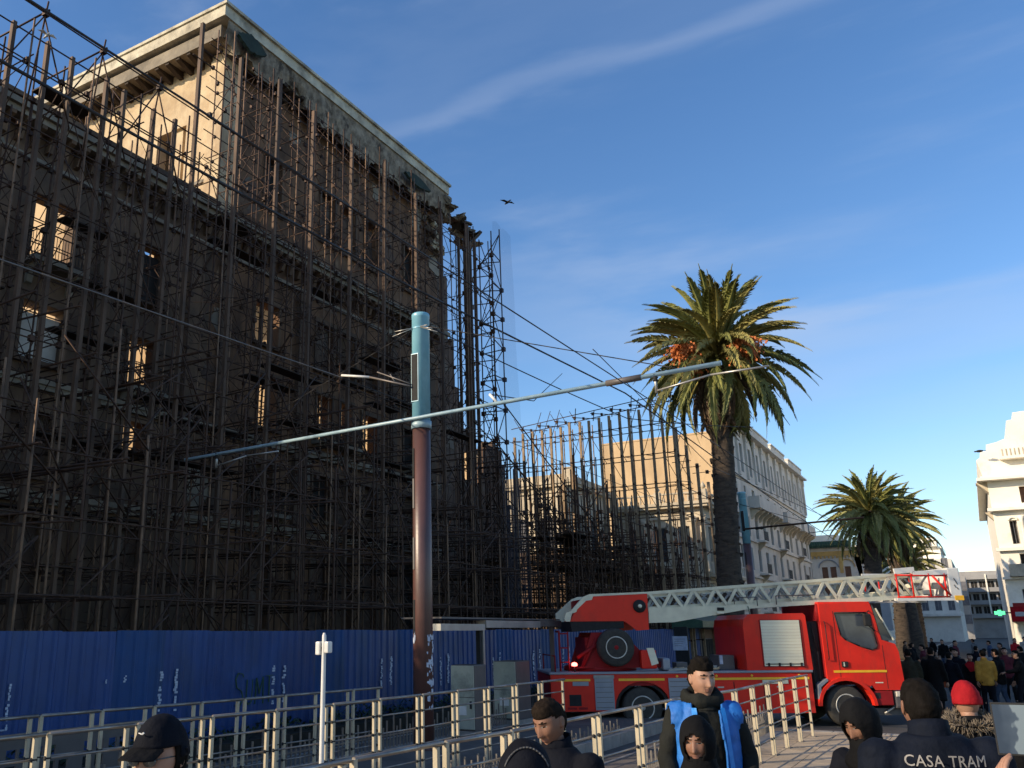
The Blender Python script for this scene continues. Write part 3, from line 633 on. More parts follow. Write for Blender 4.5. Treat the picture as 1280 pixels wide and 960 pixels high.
# --- low dense scaffold north of the hotel
lo = empty('low_scaffold', (-18, 42, -.25), label='low dense dark scaffold filling the gap behind the blue fence beyond the hotel', cat='scaffold')
st = MB(); kn = MB()
for X in (-15.4, -17.0, -18.6, -20.4, -22.2):
    y = 37.5
    while y < 62:
        hh = 10.5-(y-37)*.11+(-.5*(X+15.4))*.5+sr.uniform(-1.4, .8); hh = max(5.5, min(hh, 11.5))
        T(lo, 'scaffold_standard', post_dk, (X, y, -.25), (1.25, 1.25, hh), (sr.uniform(-.02, .02), sr.uniform(-.02, .02), 0)); y += sr.uniform(.55, 1.0)
    for z in (1.5, 2.9, 4.2, 5.4, 6.6, 7.8): T(lo, 'scaffold_ledger', led_y, (X, 37, z), (1.2, 24.5-max(0, z-5)*4, 1.2), (sr.uniform(-.01, .01), 0, 0))
for k in range(330):
    y = sr.uniform(37.5, 61); z = sr.uniform(.5, 7.6-(y-37)*.05)
    if k % 2: st.tube((-15.0+sr.uniform(-.3, .3), y, z), (-22.4, y+sr.uniform(-.4, .4), z+sr.uniform(-.2, .3)), .03, n=4)
    else:
        X = sr.choice((-15.4, -17, -18.6, -20.4)); st.tube((X, y, z), (X+sr.uniform(-1.2, 1.2), y+sr.uniform(-2.5, 2.5), z+sr.uniform(1.2, 2.2)), .026, n=4)
for k in range(400): coupler(kn, (sr.choice((-15.4, -17, -18.6, -20.4)), sr.uniform(37.5, 61), sr.choice((1.5, 2.9, 4.2, 5.4, 6.6, 7.8))), .08)
o = st.build('transom_tubes', M_rust, lo); o.location = -Vector(lo.location); o['kind'] = 'stuff'
o = kn.build('coupler_clamps', M_rust, lo, fix=False); o.location = -Vector(lo.location); o['kind'] = 'stuff'
# plank decks and hoarding in the shade
for k in range(26):
    y = sr.uniform(38, 58); z = sr.choice((4.2, 5.4, 6.6))+.05; x = sr.uniform(-21, -16.5)
    T(lo, 'scaffold_plank', MATS.setdefault('_plank', MB().box(-.6, .6, 0, 1, 0, .05).mesh('scaffold_plank', M_wood)), (x, y, z), (1, sr.uniform(1.6, 3.2), 1))

# --- tall cross scaffold, sunlit, running back from the street
cs = empty('cross_scaffold', (-19, 50, -.25), label='tall sunlit screen of scaffold posts crossing the empty lot before the cream houses', cat='scaffold')
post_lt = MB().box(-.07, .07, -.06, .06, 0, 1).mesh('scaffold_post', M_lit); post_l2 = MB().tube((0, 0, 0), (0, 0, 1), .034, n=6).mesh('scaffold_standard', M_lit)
st = MB(); kn = MB(); xs = [-24.0+.64*k for k in range(17)]
for r, Y in enumerate((50.0, 51.6)):
    for i, X in enumerate(xs):
        h = 14.2+(X+24)*.085+sr.uniform(-.1, .1)
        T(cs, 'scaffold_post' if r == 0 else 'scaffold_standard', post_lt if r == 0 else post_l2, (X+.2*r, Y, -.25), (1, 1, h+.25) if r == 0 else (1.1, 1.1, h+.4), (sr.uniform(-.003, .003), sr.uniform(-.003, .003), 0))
        for k, z in enumerate([1.6+1.75*q for q in range(8)]):
            coupler(kn, (X+.2*r, Y-.05, z+sr.uniform(-.05, .05)), .05)
            if r == 0:
                if (i+k) % 2: st.tube((X, Y, z), (X+.2, 51.6, z+.15), .024, n=4)
                if sr.random() < .4: st.tube((X, Y+.1, z), (X+.64, Y+.1, z+1.7), .02, n=4)
                if sr.random() < .3: st.tube((X, Y+.1, z+1.5), (X+.4, 51.6, z), .02, n=4)
    for z in [1.6+1.75*q for q in range(8)]+[14.3]:
        T(cs, 'scaffold_transom', led_x, (-24.2, Y+.08, z+(.4 if z > 14 else 0)), (10.6, 1, 1), (0, -.085 if z > 14 else sr.uniform(-.004, .004), 0))
for k in range(9):
    X = -23.4+k*1.2; z = 14.35+(X+24)*.085; st.tube((X, 49.6, z+.1), (X+.9, 51.9, z+.35), .03, n=4); st.tube((X, 50, z-.3), (X+.1, 50, z+.75 if k in (3, 6) else z+.35), .028, n=4); coupler(kn, (X, 50, z+.15), .07); coupler(kn, (X+.35, 50.6, z+.2), .06)
# return run towards the street front
for Y in (51.0, 53.0, 55.2, 57.6):
    h = 13.9-(Y-51)*.35
    T(cs, 'scaffold_post', post_lt, (-13.9, Y, -.25), (1.2, 1.2, h)); T(cs, 'scaffold_standard', post_dk, (-14.6, Y+.4, -.25), (1.2, 1.2, h))
    for z in (3.3, 5.1, 6.8, 8.6, 10.3, 12.0): coupler(kn, (-13.9, Y, z), .09); st.tube((-13.7, Y, z), (-15, Y+.6, z+.1), .025, n=4)
for z in (3.3, 5.1, 6.8, 8.6, 10.3): T(cs, 'scaffold_ledger', led_y, (-13.95, 50, z), (1.2, 8.4, 1.2))
o = st.build('brace_tubes', M_rust, cs); o.location = -Vector(cs.location); o['kind'] = 'stuff'
o = kn.build('coupler_clamps', M_rust, cs, fix=False); o.location = -Vector(cs.location); o['kind'] = 'stuff'

# ================================================================== BLUE FENCE
fn = empty('sheet_fence', (-14, 8, -.25), label='long blue corrugated sheet metal hoarding in front of the ruined hotel', cat='fence')
def panel_mesh(seed):
    q = random.Random(seed); mb = MB(); prof = []
    for k in range(4):
        y = k*.3; prof += [(0, y), (0, y+.10), (.035, y+.135), (.035, y+.195), (0, y+.23)]
    prof.append((0, 1.195)); i = 0
    zz = [0, .8, 1.6, 2.43+q.uniform(-.012, .012)]
    V = [[(p[0]+(.006*q.uniform(-1, 1)), p[1], z) for z in zz] for p in prof]
    for a, b in zip(V, V[1:]):
        for k in range(3): mb.quad(a[k], b[k], b[k+1], a[k+1]); mb.quad((a[k][0]-.02, *a[k][1:]), (a[k+1][0]-.02, *a[k+1][1:]), (b[k+1][0]-.02, *b[k+1][1:]), (b[k][0]-.02, *b[k][1:]))
    for a, b in zip(V, V[1:]): mb.quad(a[3], b[3], (b[3][0]-.02, *b[3][1:]), (a[3][0]-.02, *a[3][1:]))
    return mb.mesh('fence_panel', (M_blue, M_blue, M_blue2, M_blue, M_blue3)[seed], fix=False)
pan = [panel_mesh(k) for k in range(5)]
for k in range(50):
    if 58.2 < 3.2+k*1.2 < 0: continue
    Y = 3.2+k*1.2; T(fn, 'fence_panel', pan[(k*3+k//7) % 5], (-14, Y, -.25), (1, 1, 1), (0, sr.uniform(-.006, .006), 0))
rl = MB().box(-.1, -.05, 0, 12, 0, .06).mesh('fence_rail', M_rust)
for k in range(5):
    for z in (.4, 1.7): T(fn, 'fence_rail', rl, (-14, 3.2+k*12, z-.25), (1, 1, 1))
pr = random.Random(5)
def scrap(y, z0, z1, w):
    mb = MB(); n = max(4, int((z1-z0)/.045)); z = z0
    for k in range(n):
        dz = (z1-z0)/n
        if pr.random() < .82:
            c = y+pr.uniform(-.3, .3)*w+.012*math.sin(z*5); ww = w*pr.uniform(.4, 1.0); mb.box(-13.995+.035, -13.955+.004, c-ww/2, c+ww/2, z, z+dz*pr.uniform(.75, 1.0))
        z += dz
    o = mb.build('torn_paper_strip', M_paper, fn); o.location = -Vector(fn.location); o['kind'] = 'stuff'
for y, z0, z1, w in ((9.47, .62, 1.35, .045), (9.40, .60, .635, .15), (11.4, 1.25, 1.35, .03), (11.83, 1.25, 1.38, .06), (12.72, .62, 1.42, .085), (13.12, .65, 1.45, .085), (16.05, .58, 1.42, .09), (16.42, .6, 1.45, .11), (20.4, .7, 1.45, .07), (20.85, .75, 1.5, .11), (23.5, .6, 1.4, .08), (23.95, .65, 1.5, .1), (26.9, .6, 1.45, .1), (27.35, .7, 1.5, .09), (30.0, .5, 1.5, .14), (30.55, .5, 1.5, .12), (32.7, .5, 1.5, .1), (33.3, .5, 1.55, .12)): scrap(y, z0, z1, w)
# green spray lettering
gl = [[(0, .55), (-.02, .62), (-.16, .64), (-.24, .52), (-.2, .36), (-.04, .28), (.02, .12), (-.08, 0), (-.24, .02)], [(.14, .5), (.12, .1), (.2, 0), (.3, .06), (.32, .5)], [(.42, 0), (.46, .52), (.56, .2), (.68, .54), (.7, 0)], [(.78, .55), (1.02, .56)], [(.9, .55), (.9, .02)]]
mb = MB()
for s in gl:
    for (a, b), (c, d) in zip(s, s[1:]): mb.bar((-13.955, 15.05+a*.95, .62+b*1.05), (-13.955, 15.05+c*.95, .62+d*1.05), .012, .034, up=(1, 0, 0))
o = mb.build('sprayed_graffiti', M_graf, fn); o.location = -Vector(fn.location)
# ================================================================== TRAM MASTS AND WIRES
def catmast(x, y, near=True, label=''):
    t = empty('tram_mast', (x, y, 0), 0, label, 'pole', 'tram masts along the track')
    MB().lathe([(.235, 0), (.235, .02), (.21, .04)], (0, 0, 0), n=24).build('mast_foot', M_pole_m, t)
    mb = MB().lathe([(.196, .02), (.190, 3), (.183, 6.14)], n=40).build('mast_lower', M_pole_m, t)
    # recessed slits down the shaft; grey ones paint in a pale reflection
    for z in (2.1, 3.3, 4.5, 5.1):
        MB().box(-.105, -.07, -.188, -.12, z, z+.62).build('mast_slit', M_cabside if z in (3.3, 4.5) else M_blk, t)
    MB().lathe([(.190, 6.145), (.188, 8.56), (.192, 8.565), (.192, 8.64), (.18, 8.66)], n=40).build('mast_upper', M_pole_b, t)
    MB().lathe([(.1905, 8.30), (.194, 8.305), (.194, 8.33), (.1905, 8.335)], n=40).build('mast_band', M_pole_b, t)
    MB().box(-.11, .035, -.2, -.13, 6.72, 7.72).build('mast_opening', M_blk, t)
    MB().box(-.118, .043, -.192, -.13, 6.70, 6.72).box(-.118, .043, -.192, -.13, 7.72, 7.74).box(-.126, -.11, -.185, -.13, 6.70, 7.74).box(.035, .051, -.194, -.13, 6.70, 7.74).build('opening_frame', M_pole_b, t)
    return t
mast = catmast(-9.3, 15.0, label='tall tram mast with light blue top and maroon shaft nearest the camera')
q = random.Random(4)
for k in range(46):      # torn posters stuck round the foot of the shaft
    a = q.uniform(-.62, .35) if k > 6 else q.uniform(-2.15, -1.9); z = q.uniform(.65, 2.05) if k > 6 else q.uniform(1.9, 2.1); r = .2005; w = q.uniform(.02, .07); h = q.uniform(.02, .09); mb = MB()
    n = 3
    for i in range(n):
        a0 = a+w*i/n/.2-w/.4; a1 = a+w*(i+1)/n/.2-w/.4
        mb.quad((r*math.cos(a0), r*math.sin(a0), z-q.uniform(0, .02)), (r*math.cos(a1), r*math.sin(a1), z-q.uniform(0, .02)), (r*math.cos(a1), r*math.sin(a1), z+h), (r*math.cos(a0), r*math.sin(a0), z+h+q.uniform(-.02, .02)))
    mb.build('torn_poster', M_paper, mast, fix=False)
arm = empty('catenary_arm', (-9.3, 15, 6.2), 0, 'long thin blue cross arm fixed to the near tram mast over both tracks', 'cable arm')
MB().tube((-6.6, -.23, -.02), (6.15, -.23, .27), .038, .042, n=10).build('arm_tube', M_arm, arm)
MB().lathe([(.21, -.06), (.21, .10)], n=24).build('arm_collar', M_arm, arm)
MB().tube((4.1, -.23, .225), (4.75, -.23, .24), .058, n=10).build('arm_sleeve', M_cabside, arm)
for (x, dz, L) in ((-5.55, .02, -.95), (5.0, .25, 1.0)):
    MB().tube((x, -.23, dz), (x, -.23, dz-.34), .028, n=6).build('drop_bracket', M_steel, arm)
    MB().tube((x, -.23, dz-.30), (x+.95, -.23, dz-.16), .018, n=6).tube((x+.95, -.23, dz-.16), (x+1.9, -.23, dz-.16), .018, n=6).build('steady_arm', M_steel, arm)
    MB().lathe([(.03, -.07), (.055, -.05), (.03, -.02), (.055, 0), (.03, .03), (.05, .06)], (x, -.23, dz-.06), n=10).build('insulator', M_blk, arm)
MB().tube((1.9, -.23, .17), (1.72, -.23, .38), .03, n=6).build('stay_fitting', M_white, arm)
br = empty('side_bracket', (-9.3, 15, 7.05), 0, 'pale wire bracket reaching left from the opening in the near tram mast', 'bracket')
MB().tube((-.12, -.24, -.02), (-1.15, -.24, .34), .022, n=6).tube((-.12, -.24, .03), (-.95, -.24, .42), .014, n=6).tube((-.5, -.24, .13), (-.62, -.24, .32), .012, n=5).build('bracket_rod', M_cablel, br)
MB().tube((-1.15, -.24, .34), (-1.9, -.24, .50), .028, n=6).build('insulator_rod', M_white, br)
M_CBL = [('catenary_wire', M_cable), ('span_wire', M_cablel)]
def wire(pts, r, m, label, sag=0.0, name='overhead_wire'):
    P = []
    for a, b in zip(pts, pts[1:]):
        a, b = Vector(a), Vector(b); n = 14
        for k in range(n): P.append(a.lerp(b, k/n)-Vector((0, 0, sag*4*(k/n)*(1-k/n))))
    P.append(Vector(pts[-1])); mb = MB().path(P, r, 5); o = mb.build(name, m); return tag(o, label, 'cable')
wire([(-8, -6, 7.75), (-8, 12, 8.15), (-7.9, 24, 8.75), (-7.6, 46, 7.9), (-7.5, 80, 7.5)], .021, M_cable, 'thick dark overhead cable crossing the whole scaffold from upper left to the palm')
wire([(-11.3, -6, 7.0), (-11.2, 14.76, 7.5)], .014, M_cablel, 'pale slack wire running from left edge of the photo to the mast bracket')
wire([(-11.2, 14.76, 7.5), (-10.4, 45, 7.2)], .010, M_cable, 'thin dark wire leaving the mast bracket along the far track')
wire([(-9.1, 15, 8.35), (-7.9, 24.0, 8.0), (-5.6, 30, 8.6)], .014, M_cable, 'thin stay wire from the mast top to the right end of the blue arm', .05)
wire([(-9.1, 15, 8.35), (-3.9, 15.0-.2, 6.5)], .010, M_cable, 'fine stay from the mast head down to the blue cross arm', .0)
wire([(-9.5, 15, 8.35), (-15.2, 15-.2, 6.25)], .008, M_cable, 'fine stay from the mast head down to the left end of the arm', .0)
wire([(-7.58, 14.77, 6.58), (-9.0, 20, 7.8), (-13.5, 33, 12.5)], .012, M_cable, 'dark stay rising from the white fitting on the arm towards the scaffold')
wire([(-4.35, -6, 5.7), (-4.3, 14.8, 5.9), (-4.3, 45, 5.9)], .009, M_cable, 'contact wire over the nearer tram track')
wire([(-5.5, 15, 7.2), (-5.2, 22, 6.0), (-4.3, 45, 6.4), (-4.2, 80, 6.5)], .009, M_cable, 'thin wire passing below the blue arm towards the second mast')
for k in range(5):
    MB().tube((.06 if k < 3 else -.06, -.15, 8.33-.0*k), ((.35+.12*k) if k < 3 else -.28-.06*k, -.3, 8.27-.1*(k % 3)), .011, n=5).build('stay_clamp', M_yel if k == 9 else M_steel, mast)
m2 = catmast(-9.3, 45, label='far tram mast half hidden behind the tall palm trunk')
a2 = empty('catenary_arm', (-9.3, 45, 6.85), 0, 'dark cross arm of the far mast in front of the white apartment block', 'cable arm')
MB().tube((0, -.23, -.02), (5.3, -.23, .15), .045, n=8).build('arm_tube', M_rust, a2)
for x in (2.9,): MB().tube((x, -.23, .08), (x, -.23, -.45), .03, n=6).tube((x, -.23, -.4), (x+1.2, -.23, -.3), .02, n=5).build('drop_bracket', M_steel, a2)
MB().lathe([(.05, 0), (.08, .1), (.05, .2), (.08, .3), (.05, .4)], (.5, -.23, -.02), 'x', n=8).build('insulator', M_blk, a2)
MB().tube((-.1, -.2, 1.2), (2.9, -.23, .1), .012, n=5).build('arm_stay', M_cable, a2)

# ================================================================== RAILINGS
def railing(label, pts, h=1.2, broad=.037, spacing=None):
    t = empty('handrail_fence', (*pts[0], 0), 0, label, 'railing'); o0 = Vector((*pts[0], 0))
    pm = MB().box(-.021, .021, -broad/2, broad/2, 0, h-.035).mesh('post', M_rail); pm2 = MB().box(-.021, .021, -broad/2, broad/2, 0, h-.008).mesh('post', M_rail)
    base = MB().box(-.06, .06, -.06, .06, 0, .012).mesh('base_plate', M_railg)
    rail = MB().tube((0, 0, 0), (1, 0, 0), .021, n=8, cap=True).mesh('top_rail', M_railg); thin = MB().tube((0, 0, 0), (1, 0, 0), .0125, n=6).mesh('lower_rail', M_railg)
    knob = MB().lathe([(.0, -.03), (.022, -.028), (.022, .028), (0, .03)], axis='x', n=8).mesh('rail_clip', M_blk)
    for (a, b) in zip(pts, pts[1:]):
        A = Vector((*a, 0)); B = Vector((*b, 0)); d = (B-A).normalized(); L = (B-A).length; ang = math.atan2(d.y, d.x)
        j0 = A+d*.07; j1 = B-d*.07
        link('post', pm2, t, j0-o0, (0, 0, ang)); link('post', pm, t, j1-o0, (0, 0, ang))
        link('base_plate', base, t, j0-o0, (0, 0, ang)); link('base_plate', base, t, j1-o0, (0, 0, ang))
        link('top_rail', rail, t, j0-d*.0-o0+Vector((0, 0, h-.012)), (0, 0, ang), ((j1-j0).length+.10, 1, 1))
        for k, z in enumerate((.97, .73, .50, .27)):
            link('lower_rail', thin, t, A+d*.05-o0+Vector((0, 0, z*h/1.2)), (0, 0, ang), (L-.1, 1, 1))
            for jj in (j0, j1): link('rail_clip', knob, t, jj-o0+Vector((0, 0, z*h/1.2)), (0, 0, ang))
    return t
A_ = [(-7.95, 4.7), (-7.88, 5.75), (-7.82, 6.78), (-7.77, 7.82), (-7.66, 8.80), (-7.58, 9.86), (-7.52, 10.88), (-7.47, 11.95), (-7.45, 12.98), (-7.40, 13.98), (-7.36, 14.98), (-7.30, 15.95), (-7.27, 17.0)]
railing('cream railing on the near edge of the mast island, running behind the sign post', A_)
B_ = [(-9.85, 5.2), (-9.78, 6.1), (-9.73, 6.98), (-9.66, 7.80), (-9.55, 8.55), (-9.46, 9.32), (-9.40, 10.12), (-9.34, 10.95), (-9.26, 11.75), (-9.18, 12.5), (-9.12, 13.3)]
railing('dim shaded railing nearest the blue fence behind the cap wearer', B_)
C_ = [(-4.19, 4.4), (-4.19, 5.68), (-4.12, 6.92), (-4.0, 7.95), (-3.96, 8.98), (-3.92, 10.04), (-3.86, 11.32), (-3.81, 12.45), (-3.70, 13.6), (-3.52, 14.96), (-3.50, 16.1), (-3.47, 17.2), (-3.45, 18.3), (-3.40, 19.4), (-3.33, 20.5)]
railing('bright cream railing along the beige pavement right behind the people, ending by the fire truck', C_, broad=.045)
# low picket barriers between the tracks
def pickets(label, x0, y0, x1, y1, n, h):
    t = empty('picket_barrier', (x0, y0, -.235), 0, label, 'barrier'); mb = MB(); q = random.Random(n)
    for k in range(n):
        f = k/(n-1); x = (x1-x0)*f; y = (y1-y0)*f; hh = h*(1, .72, .86, .62)[k % 4]
        mb.box(x-.012, x+.012, y-.012, y+.012, 0, hh)
    mb.build('picket_pins', M_railg, t, fix=False)['kind'] = 'stuff'
    for z in (.12, h*.55): MB().bar((0, 0, z), (x1-x0, y1-y0, z), .03, .02).build('barrier_rail', M_railg, t)
pickets('low grey picket barrier with uneven pins behind the mast island railing', -9.97, 8, -9.97, 30, 190, .85)
pickets('low grey picket barrier with uneven pins beside the end of the cream railing', -4.35, 13, -4.3, 21.2, 90, .8)
pickets('low grey picket barrier between near track and tram mast', -7.1, 8, -7.1, 19.5, 110, .5)
# pierced screen by the far platform at left
ps = empty('pierced_screen', (-11.0, 5.6, -.25), 0, 'low dark screen pierced with small squares behind the left end of the railings', 'screen')
q = random.Random(9); holes = []
for i in range(30):
    for j in range(3):
        if q.random() < .62: holes.append((-.9+i*.2+q.uniform(0, .03), -.9+i*.2+.13+q.uniform(0, .04), .38+j*.2, .38+j*.2+.15))
for s, (a, b) in enumerate(((-1, 1.6), (1.75, 4.4))):
    hh = [h_ for h_ in holes if a+.1 < h_[0] and h_[1] < b-.1]
    link('screen_panel', weld(wall(0, -.03, (a, b), (.12, 1.05), hh), 'screen_panel', M_cabside), ps)
    MB().box(-.05, .02, a-.06, a, 0, 1.15).box(-.05, .02, b, b+.06, 0, 1.15).box(-.05, .02, a, b, 1.06, 1.12).build('screen_frame', M_railg, ps)
# ================================================================== SIGN POST, SHELTER, CABINETS
sp = empty('sign_post', (-6.09, 7.8, -.25), 0, 'thin white post with two small boxes at its top in front of the blue fence', 'post')
MB().lathe([(.036, 0), (.028, .5), (.023, 2.2), (.023, 2.33), (.012, 2.36)], n=12).build('post', M_white, sp)
bevelbox('signal_box', M_white, sp, -.09, -.03, -.04, .04, 2.13, 2.27, .015); bevelbox('signal_box', M_white, sp, .03, .085, -.04, .04, 2.15, 2.27, .015)
MB().box(-.05, .055, -.012, .012, 2.17, 2.21).build('box_bracket', M_blk, sp)
bevelbox('junction_box', M_redd, sp, .04, .14, -.04, .04, .52, .66, .01)
sh = empty('shelter_frame', (-9.75, 18.2, 0), 0, 'T shaped grey steel shelter frame between the two pale cabinets', 'shelter')
MB().box(-.11, .11, -1.95, .02, 2.14, 2.28).build('roof_beam', M_steel, sh); MB().box(-.10, .12, .06, 3.0, 2.2, 2.36).build('roof_beam', M_steel, sh); MB().box(-.09, .10, 3.02, 4.4, 2.23, 2.38).build('roof_beam', M_cabside, sh)
MB().box(-.9, .1, -1.9, 4.3, 2.385, 2.42).build('roof_sheet', M_cabside, sh)
MB().box(-.05, .05, -.14, -.05, 0, 2.14).build('steel_column', M_blk, sh); MB().box(-.06, .06, 0, .09, 0, 2.2).build('steel_column', M_steel, sh); MB().box(-.05, .05, 3.9, 3.98, 0, 2.23).build('steel_column', M_cabside, sh)
for lab, x0, x1, y0, y1 in (('pale cream cabinet left of the shelter column', -9.97, -9.40, 17.2, 17.75), ('pale cream cabinet with dark side, right of the shelter column', -10.29, -9.69, 19.8, 20.6)):
    c = empty('control_cabinet', ((x0+x1)/2, y0, 0), 0, lab, 'cabinet'); w = (x1-x0)/2; d = y1-y0
    bevelbox('cabinet_body', M_cabside, c, -w, w, .02, d, .1, 1.43, .02); bevelbox('cabinet_door', M_cabinet, c, -w+.01, w-.01, -.01, .018, .78, 1.415, .006); bevelbox('cabinet_door', M_cabinet, c, -w+.01, w-.01, -.01, .018, .14, .765, .006)
    MB().box(-.13, .1, -.03, -.012, .42, .60).build('vent_plate', M_white, c); MB().box(w-.1, w-.06, -.035, -.012, .55, .70).build('handle', M_blk, c); MB().box(-w-.03, w+.03, -.03, d+.03, 0, .1).build('plinth', M_kerb, c)
# small blue waste bin-like machines seen between rails
gp = empty('gate_opening', (-14.05, 52.5, -.25), 0, 'grey shuttered gateway in the blue fence under a green canopy', 'gate')
MB().box(.03, .08, 0, 6.0, 0, 2.45).build('gate_frame', M_cabside, gp); MB().box(.081, .12, .2, 5.8, 1.9, 2.4).build('gate_header', M_brown, gp)
for k in range(11): MB().box(.085, .11, .3+k*.5, .72+k*.5, .05, 1.85).build('gate_slat', M_dark, gp)
cn = empty('green_canopy', (-13.9, 47, 2.2), 0, 'dark green canopy band seen under the ladder of the fire truck', 'canopy')
MB().prism([(0, 0), (1.6, .05), (1.6, .38), (0, .75)], 0, 14, 'xz').build('canopy_cloth', M_gtile, cn)
np_ = empty('notice_post', (-11.0, 38.4, -.25), 0, 'dark post carrying a pale notice sheet behind the fire truck', 'sign')
MB().box(-.28, .28, -.05, .05, 0, 2.5).build('post_board', M_blk, np_); bevelbox('notice_sheet', M_paper, np_, -.36, .26, -.08, -.055, 1.55, 2.12, .004, 1)
for k in range(4): MB().box(-.28, .16-.05*k, -.084, -.081, 2.0-k*.09, 2.012-k*.09).build('printed_line', M_cabside, np_)
# pharmacy cross and red fascia at the foot of the right building
cr = empty('green_cross_sign', (.95, 75, 3.1), 0, 'small lit green pharmacy sign at the foot of the right hand building', 'sign')
Mg = mat('green_lit_sign', (.1, .8, .3), None, .4, 3, emit=(.15, 1, .4), estr=1.1)
MB().box(-.32, .32, -.06, .06, -.12, .12).build('cross_bar', Mg, cr); MB().box(-.11, .11, -.07, .07, .125, .2).box(-.11, .11, -.07, .07, -.2, -.125).build('cross_bar', Mg, cr); MB().box(.32, .8, -.03, .03, -.04, .04).build('bracket', M_blk, cr)
rf = empty('red_fascia', (1.6, 75, 2.5), 0, 'red shop fascia with a white band beside the green sign', 'sign')
MB().box(0, 2.2, -.1, .1, 0, 1.0).build('fascia_board', C_red, rf); MB().box(.25, 1.6, -.14, -.11, .35, .65).build('white_band', M_lockd, rf); MB().box(.2, 2.1, -.1, .1, 1.0, 1.25).build('fascia_cap', M_redd, rf)

# ================================================================== FIRE TRUCK
A0 = R(32.2); tr = empty('fire_truck', (-9.55, 21.5, -.25), A0, 'red turntable ladder fire truck with a long white ladder, parked across the tracks', 'fire truck')
Wd = 2.4
# chassis, body sides (side facing camera is y=0)
MB().box(.3, 8.6, .5, 1.9, .45, .75).build('chassis', M_blk, tr)
def arch(poly_pts, cx, r, z0, n=14): return [(cx-r*math.cos(math.pi*k/n), z0+r*math.sin(math.pi*k/n)) for k in range(n+1)]
side = [(0, .42), (1.58, .42), (1.60, .5)]+[(2.3-.70*math.cos(math.pi*k/12), .5+.62*math.sin(math.pi*k/12)) for k in range(13)]+[(3.0, .42), (3.05, .34), (6.62, .34), (6.62, 1.30), (0, 1.30)]
MB().prism(side, 0.0, .05, 'xz').build('side_skirt', M_red, tr)
MB().prism(side, Wd-.05, Wd, 'xz').build('side_skirt', M_red, tr)
MB().box(0.02, 6.6, .051, Wd-.051, 1.02, 1.30).build('bed_frame', M_redd, tr)
bevelbox('deck', M_lockd, tr, -.03, 6.66, -.03, Wd+.03, 1.304, 1.36, .012)
MB().box(-.02, 0.0, .1, Wd-.1, .5, 1.28).build('rear_panel', M_redd, tr)
for (a, b) in ((.12, 1.0), (1.72, 2.88), (4.0, 6.55)): MB().box(a, b, -.009, -.001, 1.14, 1.195).build('reflective_stripe', M_yel, tr)
for (a, b, z0, z1) in ((1.1, 1.58, .45, 1.24), (2.97, 3.75, .45, 1.2)):
    c = MB(); c.box(a, b, -.03, -.002, z0, z1); c.build('locker_door', M_lockd, tr)
    for k in range(6): MB().box(a+.03, b-.03, -.036, -.0305, z0+.06+k*.12, z0+.07+k*.12).build('door_rib', M_cabside, tr)
MB().box(1.08, 1.6, -.04, .0, 1.2, 1.285).build('locker_trim', M_alud, tr)
for (a, b) in ((3.9, 4.6), (4.65, 5.35), (5.4, 6.1)): MB().box(a, b, -.012, -.002, .42, 1.08).build('locker_door', M_red, tr)
MB().box(5.35, 6.0, -.03, -.001, 1.04, 1.13).build('step_plate', M_alu, tr); MB().box(.55, .95, -.02, -.001, 1.03, 1.13).build('number_plate', M_lockd, tr)
MB().box(.45, .75, -.012, -.002, .55, .82).build('vent_grille', M_blk, tr)
def wheel(cx, cz, r, y0, name='wheel', dish=True, parent=tr):
    w = empty(name, (cx, y0, cz)); w.parent = parent
    y = 0; MB().lathe([(r*.56, y), (r*.88, y-.01), (r*.97, y+.02), (r, y+.07), (r, y+.24), (r*.97, y+.28), (r*.6, y+.29)], axis='y', n=40).build('tyre', M_tyre, w)
    MB().lathe([(r*.02, y+.09), (r*.16, y+.05), (r*.17, y+.07), (r*.30, y+.09), (r*.48, y+.02), (r*.56, y-.012), (r*.585, y-.004), (r*.585, y+.02)], axis='y', n=32).build('rim', M_rim, w)
    for k in range(8):
        a = k*math.pi/4; MB().tube((r*.27*math.cos(a), y+.1, r*.27*math.sin(a)), (r*.27*math.cos(a), y+.055, r*.27*math.sin(a)), .016, n=6).build('wheel_nut', M_steel, w)
    MB().lathe([(r*.13, y+.02), (r*.12, y+.0), (r*.03, y-.01)], axis='y', n=14).build('hub_cap', M_redd if name == 'spare_wheel' else M_rim, w)
    return w
wheel(2.3, .49, .50, .04); wheel(7.45, .49, .50, .03)
for cx in (2.3, 7.45):
    MB().lathe([(.3, 0), (.49, .02), (.5, .07), (.5, .26), (.3, .28)], (cx, Wd-.32, .49), 'y', 30).build('wheel', M_tyre, tr)
MB().prism([(2.3+.69*math.cos(math.pi*k/12), .5+.60*math.sin(math.pi*k/12)) for k in range(13)]+[(2.3-.62*math.cos(math.pi*k/12), .5+.54*math.sin(math.pi*k/12)) for k in range(13)], .06, .5, 'xz').build('wheel_arch', M_blk, tr)
# turntable group at rear
MB().lathe([(.95, 1.36), (.95, 1.46), (.85, 1.5)], (1.5, 1.2, 0), n=30).build('turntable_ring', M_redd, tr)
MB().prism([(.85, 1.48), (1.15, 2.32), (1.95, 2.32), (2.5, 1.75), (2.95, 1.55), (2.95, 1.44), (.7, 1.44)], .30, .42, 'xz').build('turntable_side', M_redd, tr)
MB().prism([(.85, 1.48), (1.15, 2.32), (1.95, 2.32), (2.5, 1.75), (2.95, 1.55), (2.95, 1.44), (.7, 1.44)], 1.9, 2.02, 'xz').build('turntable_side', M_redd, tr)
MB().box(1.0, 2.0, .43, 1.89, 1.5, 2.2).build('turntable_core', M_redd, tr)
MB().tube((.75, .28, 1.7), (1.35, .28, 2.05), .05, n=8).tube((.9, .28, 1.5), (1.3, .28, 2.2), .04, n=8).build('hydraulic_ram', M_redd, tr)
